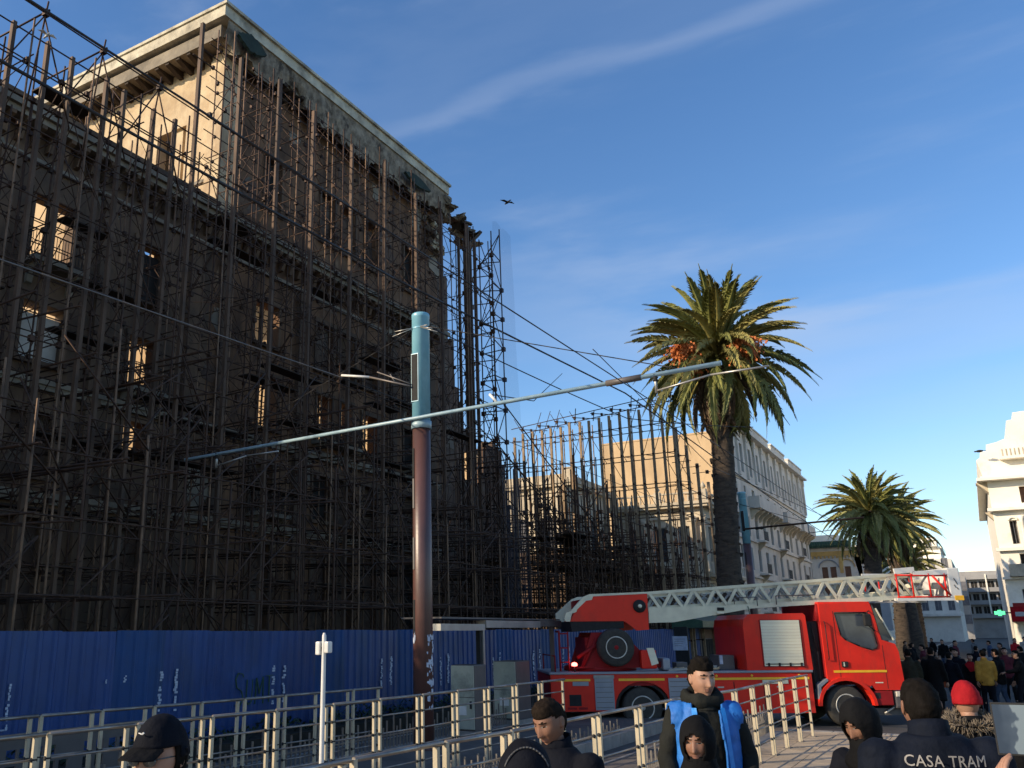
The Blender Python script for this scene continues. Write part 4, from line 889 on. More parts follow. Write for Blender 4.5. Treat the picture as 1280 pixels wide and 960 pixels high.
MB().path([(.28, .1, 1.38), (.28, .1, 2.35), (.28, .6, 2.35)], .025, 6).path([(.5, .1, 1.38), (.5, .1, 2.35)], .02, 6).build('grab_rail', M_redd, tr)
for z in (1.6, 1.95, 2.3): MB().tube((.28, .1, z), (.5, .1, z), .018, n=5).build('grab_rung', M_redd, tr)
bevelbox('control_seat', M_red, tr, 2.35, 2.75, .08, .3, 1.42, 1.88, .04); MB().prism([(2.5, 1.93), (2.68, 1.93), (2.78, 1.55), (2.6, 1.5)], .05, .09, 'xz').build('control_panel', M_lock, tr)
bevelbox('gear_box', M_lockd, tr, 2.9, 3.1, .1, .7, 1.37, 1.68, .06); bevelbox('gear_box', M_cabside, tr, 3.35, 3.65, .5, .9, 1.37, 1.56, .03)
MB().box(4.5, 4.9, .6, 1.3, 1.37, 1.72).build('equipment_crate', M_cabside, tr); MB().box(4.52, 4.6, .58, .6, 1.5, 1.72).build('crate_label', M_paper, tr)
wheel(1.72, 1.95, .47, .0, 'spare_wheel')
MB().lathe([(.02, 0), (.075, .015), (.075, .06), (.05, .09), (0.01, .1)], (.62, .0, 1.50), n=14).build('marker_lamp', M_lamp, tr)
MB().tube((.62, 0, 1.36), (.62, 0, 1.5), .02, n=6).build('lamp_stalk', M_blk, tr)
# ladder cradle housing
hs_ = [(.60, 2.60), (.74, 2.84), (1.02, 3.13), (1.22, 3.225), (2.66, 3.285), (2.64, 2.38), (2.32, 2.36), (2.12, 2.52), (2.0, 2.60)]
for y in (.22, 1.98): MB().prism(hs_, y, y+.08, 'xz').build('ladder_housing', M_red, tr)
MB().box(.95, 2.62, .31, 1.97, 2.62, 3.16).build('housing_core', M_redd, tr)
MB().prism([(.6, 2.6), (2.0, 2.6), (2.0, 2.42), (.65, 2.34)], .24, 2.0, 'xz').build('housing_underside', M_blk, tr)
MB().prism([(.50, 2.60), (.45, 2.66), (.5, 2.82), (.62, 2.85), (.98, 3.22), (1.15, 3.285), (2.7, 3.335), (2.7, 3.29), (1.24, 3.235), (1.20, 3.14), (1.05, 3.12), (.80, 2.90), (.78, 2.84), (.66, 2.80), (.60, 2.60)], .2, .3, 'xz').build('ladder_tail', M_alu, tr)
MB().prism([(.52, 2.58), (.5, 2.82), (.98, 3.22), (1.15, 3.28), (2.7, 3.34), (2.7, 3.27), (1.25, 3.1), (.72, 2.60)], 1.95, 2.05, 'xz').build('ladder_tail', M_alu, tr)
MB().lathe([(.02, -.06), (.16, -.05), (.165, -.02), (.165, .06)], (2.43, .2, 2.97), 'y', 24).build('cable_drum', M_blk, tr); MB().lathe([(.01, -.08), (.05, -.075), (.05, -.05)], (2.43, .2, 2.97), 'y', 12).build('drum_hub', M_lock, tr)
# ladder sections: deep box beam tapering, then trusses
def z_top(x): return 3.30+(x-2.7)*.064
def z_bot(x): return 2.72+(x-2.7)*.060
for s, (y, off) in enumerate(((.24, 0), (.40, .06), (1.80, .06), (1.96, 0))):
    e = 10.3 if off else 9.4
    MB().bar((2.66, y, z_top(2.66)-off), (e, y, z_top(e)-off), .05, .075).build('ladder_top_rail', M_alu, tr)
    MB().bar((2.66, y, z_bot(2.66)+off*1.4+.1), (e, y, z_bot(e)+off*1.4+.02), .06, .11).build('ladder_bottom_rail', M_alu, tr)
    x = 2.72; k = 0; step = .29 if off == 0 else .34
    while x < e-step:
        za, zb = z_bot(x)+.12+off, z_top(x+step)-off
        a, b = ((x, y, za), (x+step, y, zb)) if k % 2 else ((x, y, z_top(x)-off), (x+step, y, z_bot(x+step)+.12+off))
        MB().bar(a, b, .03, .075 if off == 0 else .045).build('ladder_lattice_bar', M_alu if off == 0 else M_alud, tr); x += step; k += 1
MB().prism([(2.66, 2.55), (3.3, 2.56), (5.0, 2.83), (5.4, 2.90), (5.3, 2.98), (2.66, 2.93)], .2, .235, 'xz').build('ladder_box_plate', M_alu, tr)
MB().prism([(2.66, 2.55), (3.3, 2.56), (5.0, 2.83), (5.4, 2.90), (5.3, 2.98), (2.66, 2.93)], 1.96, 2.0, 'xz').build('ladder_box_plate', M_alu, tr)
rg = MB().tube((0, .42, 0), (0, 1.79, 0), .02, n=6).mesh('ladder_rung', M_alu)
for k in range(26): link('ladder_rung', rg, tr, (2.8+k*.29, 0, z_bot(2.8+k*.29)+.19))
bevelbox('roller_block', M_blk, tr, 4.45, 4.62, .14, .2, 2.84, 2.92, .01); bevelbox('roller_block', M_lock, tr, 4.42, 4.6, .13, .2, 2.76, 2.82, .01)
MB().path([(5.25, .16, 2.95), (5.28, .13, 2.6), (5.2, .15, 2.2), (5.3, .2, 1.9)], .012, 5).build('hanging_hose', M_gtile, tr)
MB().path([(4.9, .15, 3.0), (4.9, .15, 3.16), (5.5, .15, 3.18), (5.5, .15, 2.95)], .012, 5).path([(6.0, .15, 2.98), (6.0, .15, 3.2), (7.0, .15, 3.22)], .014, 5).build('service_pipe', M_cabside, tr)
# mid equipment cabinet
pr_ = [(5.02, 1.362), (5.02, 2.45), (5.06, 2.62), (5.18, 2.74), (6.60, 2.76), (6.66, 2.70), (6.70, 1.362)]
MB().prism(pr_, .04, Wd-.04, 'xz').build('equipment_body', M_red, tr)
MB().box(5.44, 6.50, .026, .039, 1.44, 2.60).build('shutter_frame', M_redd, tr)
for k in range(15): bevelbox('shutter_slat', M_lock, tr, 5.47, 6.47, .010, .025, 1.46+k*.075, 1.533+k*.075, .003, 1)
MB().box(5.5, 6.45, -.0, .009, 1.50, 1.52).build('shutter_bar', M_blk, tr)
for x in (5.55, 5.82, 6.1, 6.38): MB().box(x, x+.045, -.012, .009, 1.46, 1.54).build('latch', M_blk, tr)
# gap behind cab
MB().box(6.72, 7.0, .2, Wd-.2, .8, 2.55).build('cab_gap_frame', M_blk, tr)
for x in (6.75, 6.9): MB().path([(x, .15, .9), (x, .12, 1.8), (x-.05, .2, 2.5)], .02, 5).build('cab_hose', M_blk, tr)
# cab shell: profile with window hole on the near side, wheel arch cut
cabp = [(7.02, .98), (7.02, 2.90), (7.06, 3.00), (7.16, 3.04), (8.30, 3.05), (8.38, 3.02), (8.44, 2.90), (8.74, 2.10), (8.86, 1.98), (8.93, 1.80), (8.96, 1.2), (8.93, .98), (8.86, .86), (8.2, .86), (8.14, .98)]
# near side panel as a strip between outline and window
win = [(7.40, 2.76), (8.22, 2.76), (8.28, 2.70), (8.40, 1.97), (8.38, 1.88), (8.24, 1.84), (7.95, 1.93), (7.62, 2.08), (7.50, 2.20)]
outl = [(7.02, 2.98), (8.34, 3.02), (8.38, 2.90), (8.53, 2.08), (8.86, 1.98), (8.93, 1.78), (8.96, 1.1), (8.9, .86), (8.2, .86), (8.12, .99)]+[(7.45-.66*math.cos(math.pi-math.pi*k/10*1.0), .5+.60*math.sin(math.pi*k/10)) for k in range(2, 9)][::1]+[(7.02, .98)]
def panel_with_hole(y0, y1):
    cu = bpy.data.curves.new('t', 'CURVE'); cu.dimensions = '2D'; cu.fill_mode = 'BOTH'; cu.extrude = abs(y1-y0)/2
    for P in (outl, win):
        sp_ = cu.splines.new('POLY'); sp_.points.add(len(P)-1)
        for i, (x, z) in enumerate(P): sp_.points[i].co = (x, z, 0, 1)
        sp_.use_cyclic_u = True
    o = bpy.data.objects.new('t', cu); COL.objects.link(o); dg = bpy.context.evaluated_depsgraph_get(); dg.update()
    me = bpy.data.meshes.new_from_object(o.evaluated_get(dg)); bpy.data.objects.remove(o)
    me.transform(Matrix(((1, 0, 0, 0), (0, 0, 1, (y0+y1)/2), (0, 1, 0, 0), (0, 0, 0, 1)))); me.materials.clear(); me.materials.append(M_red); return me
link('cab_side', panel_with_hole(.0, .05), tr); link('cab_side', panel_with_hole(Wd-.05, Wd), tr)
MB().box(7.03, 8.35, .051, Wd-.051, 2.98, 3.035).build('cab_roof', M_red, tr)
MB().box(7.02, 7.06, .051, Wd-.051, .9, 2.979).build('cab_rear_wall', M_redd, tr)
MB().prism([(8.74, 2.02), (8.90, 1.80), (8.94, 1.1), (8.88, .9), (8.80, .9), (8.84, 1.2), (8.82, 1.75), (8.68, 2.0)], .051, Wd-.051, 'xz').build('cab_front', M_red, tr)
MB().prism([(8.40, 2.97), (8.83, 2.06), (8.55, 2.06), (8.40, 2.9)], .015, Wd-.015, 'xz').build('windscreen', M_glass, tr)
for s in (.12, .26): MB().bar((8.49, s-.12, 2.86), (8.84, s-.12, 2.07), .035, .03).build('windscreen_bar', M_lock, tr)
g = MB().prism([(7.38, 2.78), (8.24, 2.78), (8.30, 2.70), (8.42, 1.95), (8.38, 1.86), (8.24, 1.82), (7.93, 1.91), (7.6, 2.06), (7.48, 2.20)], .030, .040, 'xz').build('side_window', M_glassb, tr)
MB().path([(*p[:1], -.004, p[1]) for p in [(7.40, 2.76), (8.22, 2.76), (8.28, 2.70), (8.40, 1.97), (8.38, 1.88), (8.24, 1.84), (7.95, 1.93), (7.62, 2.08), (7.50, 2.20), (7.40, 2.76)]], .018, 5).build('window_seal', M_blk, tr)
bevelbox('mirror', M_blk, tr, 8.06, 8.24, -.22, -.12, 2.42, 2.72, .03); bevelbox('mirror', M_blk, tr, 7.5, 7.72, .12, .2, 2.52, 2.72, .04); MB().path([(8.3, 0, 2.8), (8.15, -.17, 2.74)], .014, 5).path([(8.4, 0, 2.3), (8.15, -.17, 2.45)], .014, 5).build('mirror_arm', M_blk, tr)
bevelbox('cab_seat', M_blk, tr, 7.4, 7.6, .35, .8, 1.4, 2.3, .05); MB().lathe([(.19, 0), (.2, .01), (.19, .02)], (8.2, .6, 2.0), n=20).build('steering_wheel', M_blk, tr)
MB().box(7.36, 7.37, -.004, -.0005, 1.05, 2.8).build('door_seam', M_blk, tr); MB().box(8.52, 8.53, -.004, -.0005, .9, 1.95).build('door_seam', M_blk, tr)
bevelbox('door_handle', M_blk, tr, 7.42, 7.58, -.03, -.002, 1.42, 1.56, .01); MB().box(7.46, 7.49, -.036, -.031, 1.44, 1.54).build('handle_lever', M_lock, tr)
MB().box(7.2, 8.55, -.008, -.001, 1.29, 1.345).build('reflective_stripe', M_yel, tr); MB().box(8.22, 8.42, -.006, -.001, 1.03, 1.055).build('cab_badge', M_lock, tr)
fl = [(7.45-.66*math.cos(math.pi*k/14), .5+.60*math.sin(math.pi*k/14)) for k in range(15)]; fo = [(7.45-.74*math.cos(math.pi*k/14), .5+.68*math.sin(math.pi*k/14)) for k in range(15)]
MB().prism(fl+fo[::-1], -.05, .35, 'xz').build('mudguard', M_red, tr); MB().prism([(6.78, .5), (6.72, .52), (6.76, 1.0), (7.0, 1.15), (7.02, 1.1), (6.82, .95)], -.03, .5, 'xz').build('mudguard', M_lockd, tr)
bevelbox('step', M_redd, tr, 8.15, 8.62, -.01, .3, .50, .84, .02); MB().box(8.18, 8.3, -.014, -.009, .66, .80).build('step_recess', M_blk, tr)
bevelbox('bumper', M_cabside, tr, 8.66, 9.02, .0, Wd, .42, .84, .05); bevelbox('headlight', M_lampw, tr, 8.70, 8.98, -.022, .04, .70, .83, .02); bevelbox('headlight', M_white, tr, 8.86, 8.97, -.03, .0, .40, .66, .02)
MB().box(8.1, 8.95, .2, 2.2, .25, .42).build('front_axle_guard', M_cabside, tr); MB().tube((8.4, .1, .3), (8.75, .1, .5), .03, n=6).build('tie_rod', M_steel, tr)
MB().lathe([(.055, 0), (.055, .10), (.045, .19), (.01, .2)], (7.95, .5, 3.04), n=14).build('beacon', M_redd, tr); MB().lathe([(.07, 0), (.06, .1), (.02, .13)], (8.2, .7, 3.05), n=12).build('beacon', M_cabside, tr); MB().tube((7.02, .15, 3.0), (7.02, .15, 2.55), .03, n=6).build('exhaust_stack', M_redd, tr)
for x in (3.2, 4.2, 5.1, 6.3): MB().lathe([(.03, -.02), (.03, -.006), (.0, -.03)][::1], (x, 0, 1.24), 'y', 10).build('side_reflector', M_yel, tr)
for x in (3.98, 4.62, 5.37, 6.12): MB().box(x, x+.015, -.006, .0, .40, 1.1).build('panel_seam', M_blk, tr)
for x, z in ((4.2, .95), (4.95, .95), (5.7, .95)): MB().box(x, x+.16, -.03, -.012, z, z+.035).build('locker_handle', M_steel, tr)
MB().path([(3.2+.25*math.sin(k*.9)*.6+k*.045, .25+.12*math.cos(k*1.3), 1.40+.015*(k % 3)) for k in range(24)], .028, 6).build('coiled_hose', M_gable, tr)
MB().path([(7.1, -.02, 1.6), (7.1, -.06, 1.65), (7.1, -.06, 2.5), (7.1, -.02, 2.55)], .012, 5).build('grab_handle', M_blk, tr)
MB().path([(.15, .12, 1.36), (.15, .12, 1.75), (.15, 2.28, 1.75), (.15, 2.28, 1.36)], .018, 5).build('rear_handrail', M_redd, tr)
for k in range(3): MB().box(.12+.28*k, .34+.28*k, -.012, -.001, .47, .52).build('rear_lamp', M_redd, tr)
MB().bar((3.0, .1, 1.38), (4.3, .3, 1.46), .18, .05).build('deck_ladder_board', M_alud, tr)
# rescue basket folded at the ladder tip
bk = empty('rescue_basket', (9.15, .1, 3.08)); bk.parent = tr
MB().bar((0, 0, 0), (1.72, 0, .0), .05, .07).bar((0, 1.7, 0), (1.72, 1.7, 0), .05, .07).bar((0, 0, 0), (0, 1.7, 0), .05, .06).build('basket_floor_frame', M_white, bk)
MB().bar((.02, 0, .72), (.55, 0, .76), .05, .14).bar((.5, 0, .66), (1.7, 0, .70), .05, .12).bar((.0, 1.7, .72), (1.7, 1.7, .7), .05, .09).build('basket_top_frame', M_white, bk)
bevelbox('basket_end_panel', M_white, bk, 1.40, 1.72, -.03, 1.73, .03, .80, .03); MB().box(1.5, 1.73, -.04, -.005, -.03, .09).build('reflective_patch', M_yel, bk)
for k, (x, z, s) in enumerate(((1.56, .50, .06), (1.6, .42, .09), (1.55, .33, .07), (1.61, .27, .05))): MB().bar((x-.02, -.036, z+s/2), (x+.015, -.036, z-s/2), .008, .022).build('printed_mark', M_cabside, bk)
for x in (.05, .45, .9, 1.32): MB().tube((x, -.01, .05), (x, -.01, .66), .022, n=6).build('red_rail', M_red, bk); MB().tube((x, 1.69, .05), (x, 1.69, .66), .022, n=6).build('red_rail', M_red, bk)
MB().tube((.02, -.01, .62), (1.38, -.01, .60), .024, n=6).tube((.02, -.01, .06), (1.38, -.01, .06), .022, n=6).build('red_rail', M_red, bk); MB().tube((1.0, -.02, .6), (1.4, -.02, .1), .028, n=6).build('red_rail', M_red, bk)
for k in range(12):
    x = .15+q.random()*1.1; z = .1+q.random()*.4; y = .1+q.random()*1.2; bevelbox('basket_equipment', q.choice((M_lock, M_blk, M_alu, M_lock, M_cabside)), bk, x, x+q.uniform(.1, .25), y, y+.2, z, z+q.uniform(.08, .22), .015, 1)
MB().bar((.6, .1, .05), (.45, .1, .6), .04, .06).bar((.2, .15, .5), (.5, .15, .1), .04, .05).build('basket_brace', M_alu, bk)

# ================================================================== PALMS
def frond_mesh(name, L, droop, mt, seed, width=.55, n=44):
    q = random.Random(seed); mb = MB(); P = []
    for k in range(n+1):
        t = k/n; P.append(Vector((L*(t-.10*droop*t*t*t), .0, L*(.05*t-droop*.42*t*t))))
    mb.rings([[p+Vector((0, math.cos(a)*.035*(1.1-k/n), math.sin(a)*.03*(1.1-k/n))) for a in (0, 2.1, 4.2)] for k, p in enumerate(P)], smooth=True)
    for k in range(2, n):
        for sgn in (-1, 1):
            for m in range(2):
                t = (k+m*.5)/n; p = P[k].lerp(P[min(k+1, n)], m*.5); d = (P[min(k+1, n)]-P[k-1]).normalized()
                ll = width*(math.sin(math.pi*min(1, t*1.02+.06))**.55)*q.uniform(.75, 1.12); a = R(38+q.uniform(-10, 10))
                up = Vector((0, 0, 1)); side = Vector((0, sgn, 0))
                v = (d*math.cos(a)+side*math.sin(a)*.85+up*(.36+q.uniform(-.22, .16)))*ll; v.z -= ll*.32*q.random()
                w = d*.015; tip = p+v; mid = p+v*.55+Vector((0, 0, .04))
                mb.quad(p-w*.6, mid-w, tip, mid+w, p+w*.6)
    return mb.mesh(name, mt, fix=False)
FR = [frond_mesh('frond', 1, d, m, s, .145) for s, (d, m) in enumerate(((.7, M_frond), (1.3, M_frond), (1.2, M_frondy), (1.7, M_frond), (1.6, M_frondy), (2.1, M_frond)))]
FD = [frond_mesh('dry_frond', 1, d, M_frondd, 20+s, .11, 24) for s, d in enumerate((.7, 1.1))]
def palm(name, base, neck, crown, top, trunk_r, n_live, n_dead, L, label, fruit=0, seed=1, lean=None):
    q = random.Random(seed); t = empty(name, base, 0, label, 'palm tree', 'date palms along the street')
    B = Vector((0, 0, 0)); C = Vector(crown)-Vector(base); N = Vector(neck)-Vector(base)
    rs = []; m = 46
    for k in range(m+1):
        f = k/m; c = B.lerp(Vector((C.x, C.y, C.z-.3)), f); r = trunk_r*(1.18-.22*f+(.38*max(0, (f-.80)/.2)**1.5)); r *= 1+.05*(k % 2)
        rs.append([c+Vector((math.cos(a)*r, math.sin(a)*r, 0))*(1+.05*mnoise.noise(Vector((a*3, f*20, seed)))) for a in [2*math.pi*j/18 for j in range(18)]])
    MB().rings(rs).build('trunk', M_trunk, t)
    scl = MB().prism([(0, 0), (.085, .02), (.10, .12), (.02, .13)], -.10, .10, 'xz').mesh('leaf_base', M_trunk)
    for k in range(150):      # cut leaf bases
        f = .25+.75*k/150; a = k*2.4; c = B.lerp(C, f); r = trunk_r*(1.18-.22*f+(.38*max(0, (f-.80)/.2)**1.5))-.05
        link('leaf_base', scl, t, c+Vector((math.cos(a)*r, math.sin(a)*r, q.uniform(-.15, .15))), (q.uniform(-.3, .3), q.uniform(-.2, .2), a+q.uniform(-.3, .3)), (q.uniform(.5, 1.2), q.uniform(.7, 1.4), q.uniform(.7, 1.6)))
    def fr(me, nm, a, el, s, off, roll=0):
        M = Matrix.Translation(C+off) @ Matrix.Rotation(a, 4, 'Z') @ Matrix.Rotation(-el, 4, 'Y') @ Matrix.Rotation(roll, 4, 'X') @ Matrix.Scale(s, 4)
        o = link(nm, me, t); o.matrix_local = M
    for k in range(n_live):
        f = (k+.5)/n_live; a = k*2.39996+q.uniform(-.25, .25); el = R(82)-f*R(112)+q.uniform(-.10, .10)
        idx = 0 if f < .1 else (q.choice((1, 2)) if f < .45 else (q.choice((3, 4)) if f < .8 else q.choice((3, 5))))
        s = L*(q.uniform(.84, 1.06))*(1.0 if f < .7 else .97); fr(FR[idx], 'frond', a, el, s, Vector((math.cos(a)*.22, math.sin(a)*.22, .15-f*.55)), q.uniform(-.5, .5))
    for k in range(n_dead):
        a = k*2.39996+q.uniform(-.3, .3); el = R(-58)-q.random()*R(26); me = FD[k % 2] if q.random() < .62 else FR[q.choice((1, 2))]
        fr(me, 'dry_frond', a, el, L*q.uniform(.62, .82), Vector((math.cos(a)*.34, math.sin(a)*.34, -.5-q.random()*.5)), q.uniform(-.8, .8))
    for k in range(fruit):
        a = FA[k]; c = C+Vector((math.cos(a)*FRR[k], math.sin(a)*FRR[k], (.0, -.1, -.75)[k % 3])); mb = MB()
        mb.tube(C+Vector((0, 0, -.2)), c+Vector((0, 0, .45)), .04, .03, n=6)
        for j in range(170):
            d = Vector((q.gauss(0, .30), q.gauss(0, .26), -abs(q.gauss(.05, .34))))*(1 if k < 2 else .6); s_ = c+Vector((0, 0, .40)); e_ = c+d; mb.tube(s_, e_, .014, .010, n=3, cap=False)
            for w in range(3): p = s_.lerp(e_, .5+.25*w); mb.box(p.x-.03, p.x+.03, p.y-.03, p.y+.03, p.z-.04, p.z+.04)
        mb.build('fruit_stalk', M_fruit, t, fix=False)
    return t
FA = [R(-121), R(-41), R(-109)]; FRR = [1.85, 1.75, 1.75]
palm('palm_tree', (-8.2, 35.0, -.25), (-7.66, 35.2, 9.9), (-7.64, 35.2, 12.9), 16.8, .40, 96, 60, 3.72, 'tallest palm with orange fruit clusters rising behind the fire truck', 3, 3)
palm('palm_tree', (-6.9, 71.7, -.25), (-6.1, 71.7, 7.4), (-5.95, 71.75, 10.3), 14, .55, 90, 50, 3.7, 'dense dark palm standing left of its twin beyond the ladder', 0, 8)
palm('palm_tree', (-5.7, 80, -.25), (-5.4, 80, 7.4), (-5.0, 79.9, 10.1), 14, .5, 80, 46, 3.5, 'palm tucked half behind the dense dark palm, on its right', 0, 14)
palm('palm_tree', (-5.6, 95, -.25), (-5.5, 95, 6), (-5.5, 95, 8.0), 10, .7, 60, 50, 3.4, 'low palm with sunlit dry trunk seen above the rescue basket', 0, 19)
# ================================================================== BUILDINGS
def building(name, loc, label): return empty(name, loc, 0, label, 'building')
def B(root, mb, name, m, weldit=False, kind=None):
    o = link(name, weld(mb, name, m) if weldit else mb.mesh(name, m), root); o.location = -Vector(root.location)
    if kind: o['kind'] = kind
    return o
WM = {}
def window(root, face, plane, u, z0, z1, w, style='shutter', depth=.22):
    """window unit set in a true hole; face '+x' looks to +X, '-y' looks to -Y"""
    h = z1-z0; key = (style, round(w, 2), round(h, 2))
    if key not in WM:
        f = MB(); t = .07                       # local: x right, y depth (0 = plane, + inward), z up
        f.box(-w/2+.003, -w/2+t, depth-.03, depth+.05, .003, h-.003).box(w/2-t, w/2-.003, depth-.03, depth+.05, .003, h-.003).box(-w/2+t, w/2-t, depth-.03, depth+.05, h-t, h-.003).box(-w/2+t, w/2-t, depth-.03, depth+.05, .003, t).box(-.03, .03, depth-.03, depth+.05, t, h-t)
        p = MB()
        if style == 'shutter':
            n = max(4, int(h/.16))
            for s in (-1, 1):
                for k in range(n):
                    a = -w/2+t+.01 if s < 0 else .04; b = -.04 if s < 0 else w/2-t-.01; z = t+(h-2*t)*k/n; p.quad((a, depth-.01, z), (b, depth-.01, z), (b, depth+.03, z+(h-2*t)/n*.92), (a, depth+.03, z+(h-2*t)/n*.92))
            p.box(-w/2+.01, w/2-.01, depth+.06, depth+.08, .01, h-.01)
        else: p.box(-w/2+.01, w/2-.01, depth+.02, depth+.04, .01, h-.01)
        WM[key] = (f.mesh('window', M_grey if style != 'brown' else M_brown), p.mesh('pane', {'shutter': M_shut, 'glass': M_glass, 'brown': M_brown, 'dark': M_dark}[style], fix=False))
    fm, pm = WM[key]
    if face == '-y': M = Matrix.Translation(Vector((u, plane, z0))-Vector(root.location))
    elif face == '+x': M = Matrix.Translation(Vector((plane, u, z0))-Vector(root.location)) @ Matrix.Rotation(R(90), 4, 'Z')
    else: M = Matrix.Translation(Vector((plane, u, z0))-Vector(root.location)) @ Matrix.Rotation(R(-90), 4, 'Z')
    o = link('window', fm, root); o.matrix_local = M; link('pane', pm, o); return o

# ---- tall white apartment block with blind tan gable
ab = building('apartment_block', (-17, 78, -.25), 'tall white apartment block with rows of shuttered windows and a bare tan gable')
cols = [80.3+3.55*k for k in range(11)]
rows = [(3.9, 5.9), (7.3, 9.3), (10.3, 12.1), (13.6, 14.9), (16.2, 18.9)]
ops = []
for i, c in enumerate(cols):
    for k, (a, b) in enumerate(rows):
        w = 1.25 if k not in (3,) else (.75 if i % 2 else 1.2)
        ops.append((c-w/2, c+w/2, a if not (k == 3 and i % 2) else a+.25, b if k != 4 else b))
    ops.append((c-1.2, c+1.2, .1, 2.6))
B(ab, wall(-17, -17.4, (78.2, 117.6), (-.25, 20.0), ops), 'street_front', M_wht, True)
for o_ in ops: window(ab, '+x', -17, (o_[0]+o_[1])/2, o_[2], o_[3], o_[1]-o_[0], 'shutter' if 7 < o_[2] < 12 or 3 < o_[2] < 5 else ('dark' if o_[2] < 1 else 'glass'), .2)
B(ab, MB().box(-28.5, -17.001, 77.9, 78.2, -.25, 18.95).box(-28.55, -16.95, 77.85, 78.25, 18.95, 19.1), 'tan_gable_wall', M_gable)
B(ab, MB().box(-28.5, -17.4, 78.2, 117.3, -.25, 19.0).box(-28.2, -28.0, 117.3, 117.4, 0, 19), 'rear_mass', M_wht)
B(ab, MB().box(-28.5, -17.0, 117.3, 117.6, -.25, 20.0), 'end_wall', M_wht)
B(ab, MB().box(-17.4, -16.35, 78.2, 117.9, 20.0, 20.18).box(-17.4, -16.5, 78.25, 117.8, 20.18, 20.34), 'roof_cornice', M_wht)
for a, b in ((78.4, 84.2), (85.3, 97.0), (98.5, 106.2), (108.6, 117.4)): B(ab, MB().box(-17.3, -16.85, a, b, 20.34, 20.34+(1.0 if a > 84 else .5)).box(-17.35, -16.75, a-.05, b+.05, 21.25 if a > 84 else 20.8, 21.4 if a > 84 else 20.95), 'roof_parapet', M_wht)
pil = MB().box(-.28, .28, -.2, 0, 15.7, 19.6).box(-.36, .36, -.26, 0, 19.3, 19.95).mesh('pilaster', M_wht)
for k in range(12): o = link('pilaster', pil, ab, Vector((-17, 78.6+3.55*k, 0))-Vector(ab.location), (0, 0, R(90)))
for z in (15.4, 9.85, 6.6, 3.2): B(ab, MB().box(-17.01, -16.82, 78.2, 117.6, z, z+.16), 'string_course', M_wht)
brk = MB().prism([(0, 0), (.95, 0), (.9, -.2), (.45, -.45), (.15, -.9), (0, -1.0)], -.16, .16, 'xz').mesh('balcony_bracket', M_house)
for a, b in ((84.9, 96.2), (98.8, 107.0), (109.0, 117.3)):
    B(ab, MB().box(-17.0, -16.0, a, b, 12.95, 13.15), 'balcony_slab', M_wht); B(ab, MB().box(-16.12, -16.02, a, b, 13.15, 14.05).box(-17, -16.12, a, a+.1, 13.15, 14.05).box(-17, -16.12, b-.1, b, 13.15, 14.05), 'balcony_wall', M_wht)
    y = a+.5
    while y < b: o = link('balcony_bracket', brk, ab, Vector((-17, y, 12.95))-Vector(ab.location)); y += 1.78
for c in cols[2::3]:
    for z in (10.1, 7.1, 3.7):
        B(ab, MB().box(-17.0, -16.2, c-.95, c+.95, z-.14, z), 'small_balcony', M_wht); mb = MB()
        for k in range(13): mb.box(-16.25, -16.22, c-.9+.15*k, c-.88+.15*k, z, z+.85)
        mb.box(-16.27, -16.2, c-.95, c+.95, z+.85, z+.9); B(ab, mb, 'balcony_railing', M_cabside); B(ab, MB().prism([(-17, z-.14), (-16.3, z-.14), (-16.5, z-.45), (-17, z-.9)], c-.12, c+.12), 'balcony_bracket', M_house)
# ---- ornate cream house with balustrade, plus its rear wing
oh = building('ornate_house', (-17, 69, -.25), 'ornate cream villa with rooftop balustrade and corner columns before the tan gable')
fy = [(-23.6, -22.6, 7.2, 9.9), (-21.3, -20.3, 7.2, 9.9), (-19.3, -18.4, 7.2, 9.9), (-23.3, -21.6, 2.2, 5.2), (-20.4, -18.7, 2.2, 5.2)]
B(oh, wall(69, 69.4, (-24.5, -17.3), (-.25, 11.3), fy, axis='x'), 'side_wall', M_house, True)
for o_ in fy: window(oh, '-y', 69, (o_[0]+o_[1])/2, o_[2], o_[3], o_[1]-o_[0], 'glass')
fx = [(70.3, 71.3, 7.2, 9.9), (72.4, 73.4, 7.2, 9.9), (74.6, 75.7, 7.2, 9.9), (70.2, 72.2, .4, 4.6), (73.2, 75.6, .4, 4.6)]
B(oh, wall(-17.3, -17.7, (69.4, 77.88), (-.25, 11.3), fx), 'street_wall', M_house, True)
for o_ in fx: window(oh, '+x', -17.3, (o_[0]+o_[1])/2, o_[2], o_[3], o_[1]-o_[0], 'glass')
B(oh, MB().box(-24.45, -17.75, 69.45, 77.8, 11.0, 11.28), 'roof_slab', M_conc)
B(oh, MB().box(-24.6, -16.75, 68.4, 77.88, 11.3, 11.5).box(-24.6, -16.6, 68.25, 77.88, 11.5, 11.72), 'cornice', M_house)
B(oh, MB().box(-24.5, -17.2, 68.8, 69.0, 10.5, 10.7).box(-17.28, -17.1, 69, 77.8, 10.5, 10.7).box(-24.5, -17.2, 68.8, 69.0, 6.0, 6.3), 'string_course', M_house)
bal_ = MB().lathe([(.05, 0), (.07, .1), (.1, .22), (.05, .45), (.06, .62), (.08, .66)], n=8).mesh('baluster', M_house)
for k in range(19): link('baluster', bal_, oh, Vector((-24.3+.38*k, 68.65, 11.72))-Vector(oh.location))
for k in range(23): link('baluster', bal_, oh, Vector((-17.0, 69.0+.38*k, 11.72))-Vector(oh.location))
B(oh, MB().box(-24.5, -16.9, 68.55, 68.75, 12.38, 12.5).box(-17.1, -16.9, 68.75, 77.8, 12.38, 12.5), 'balustrade_rail', M_house)
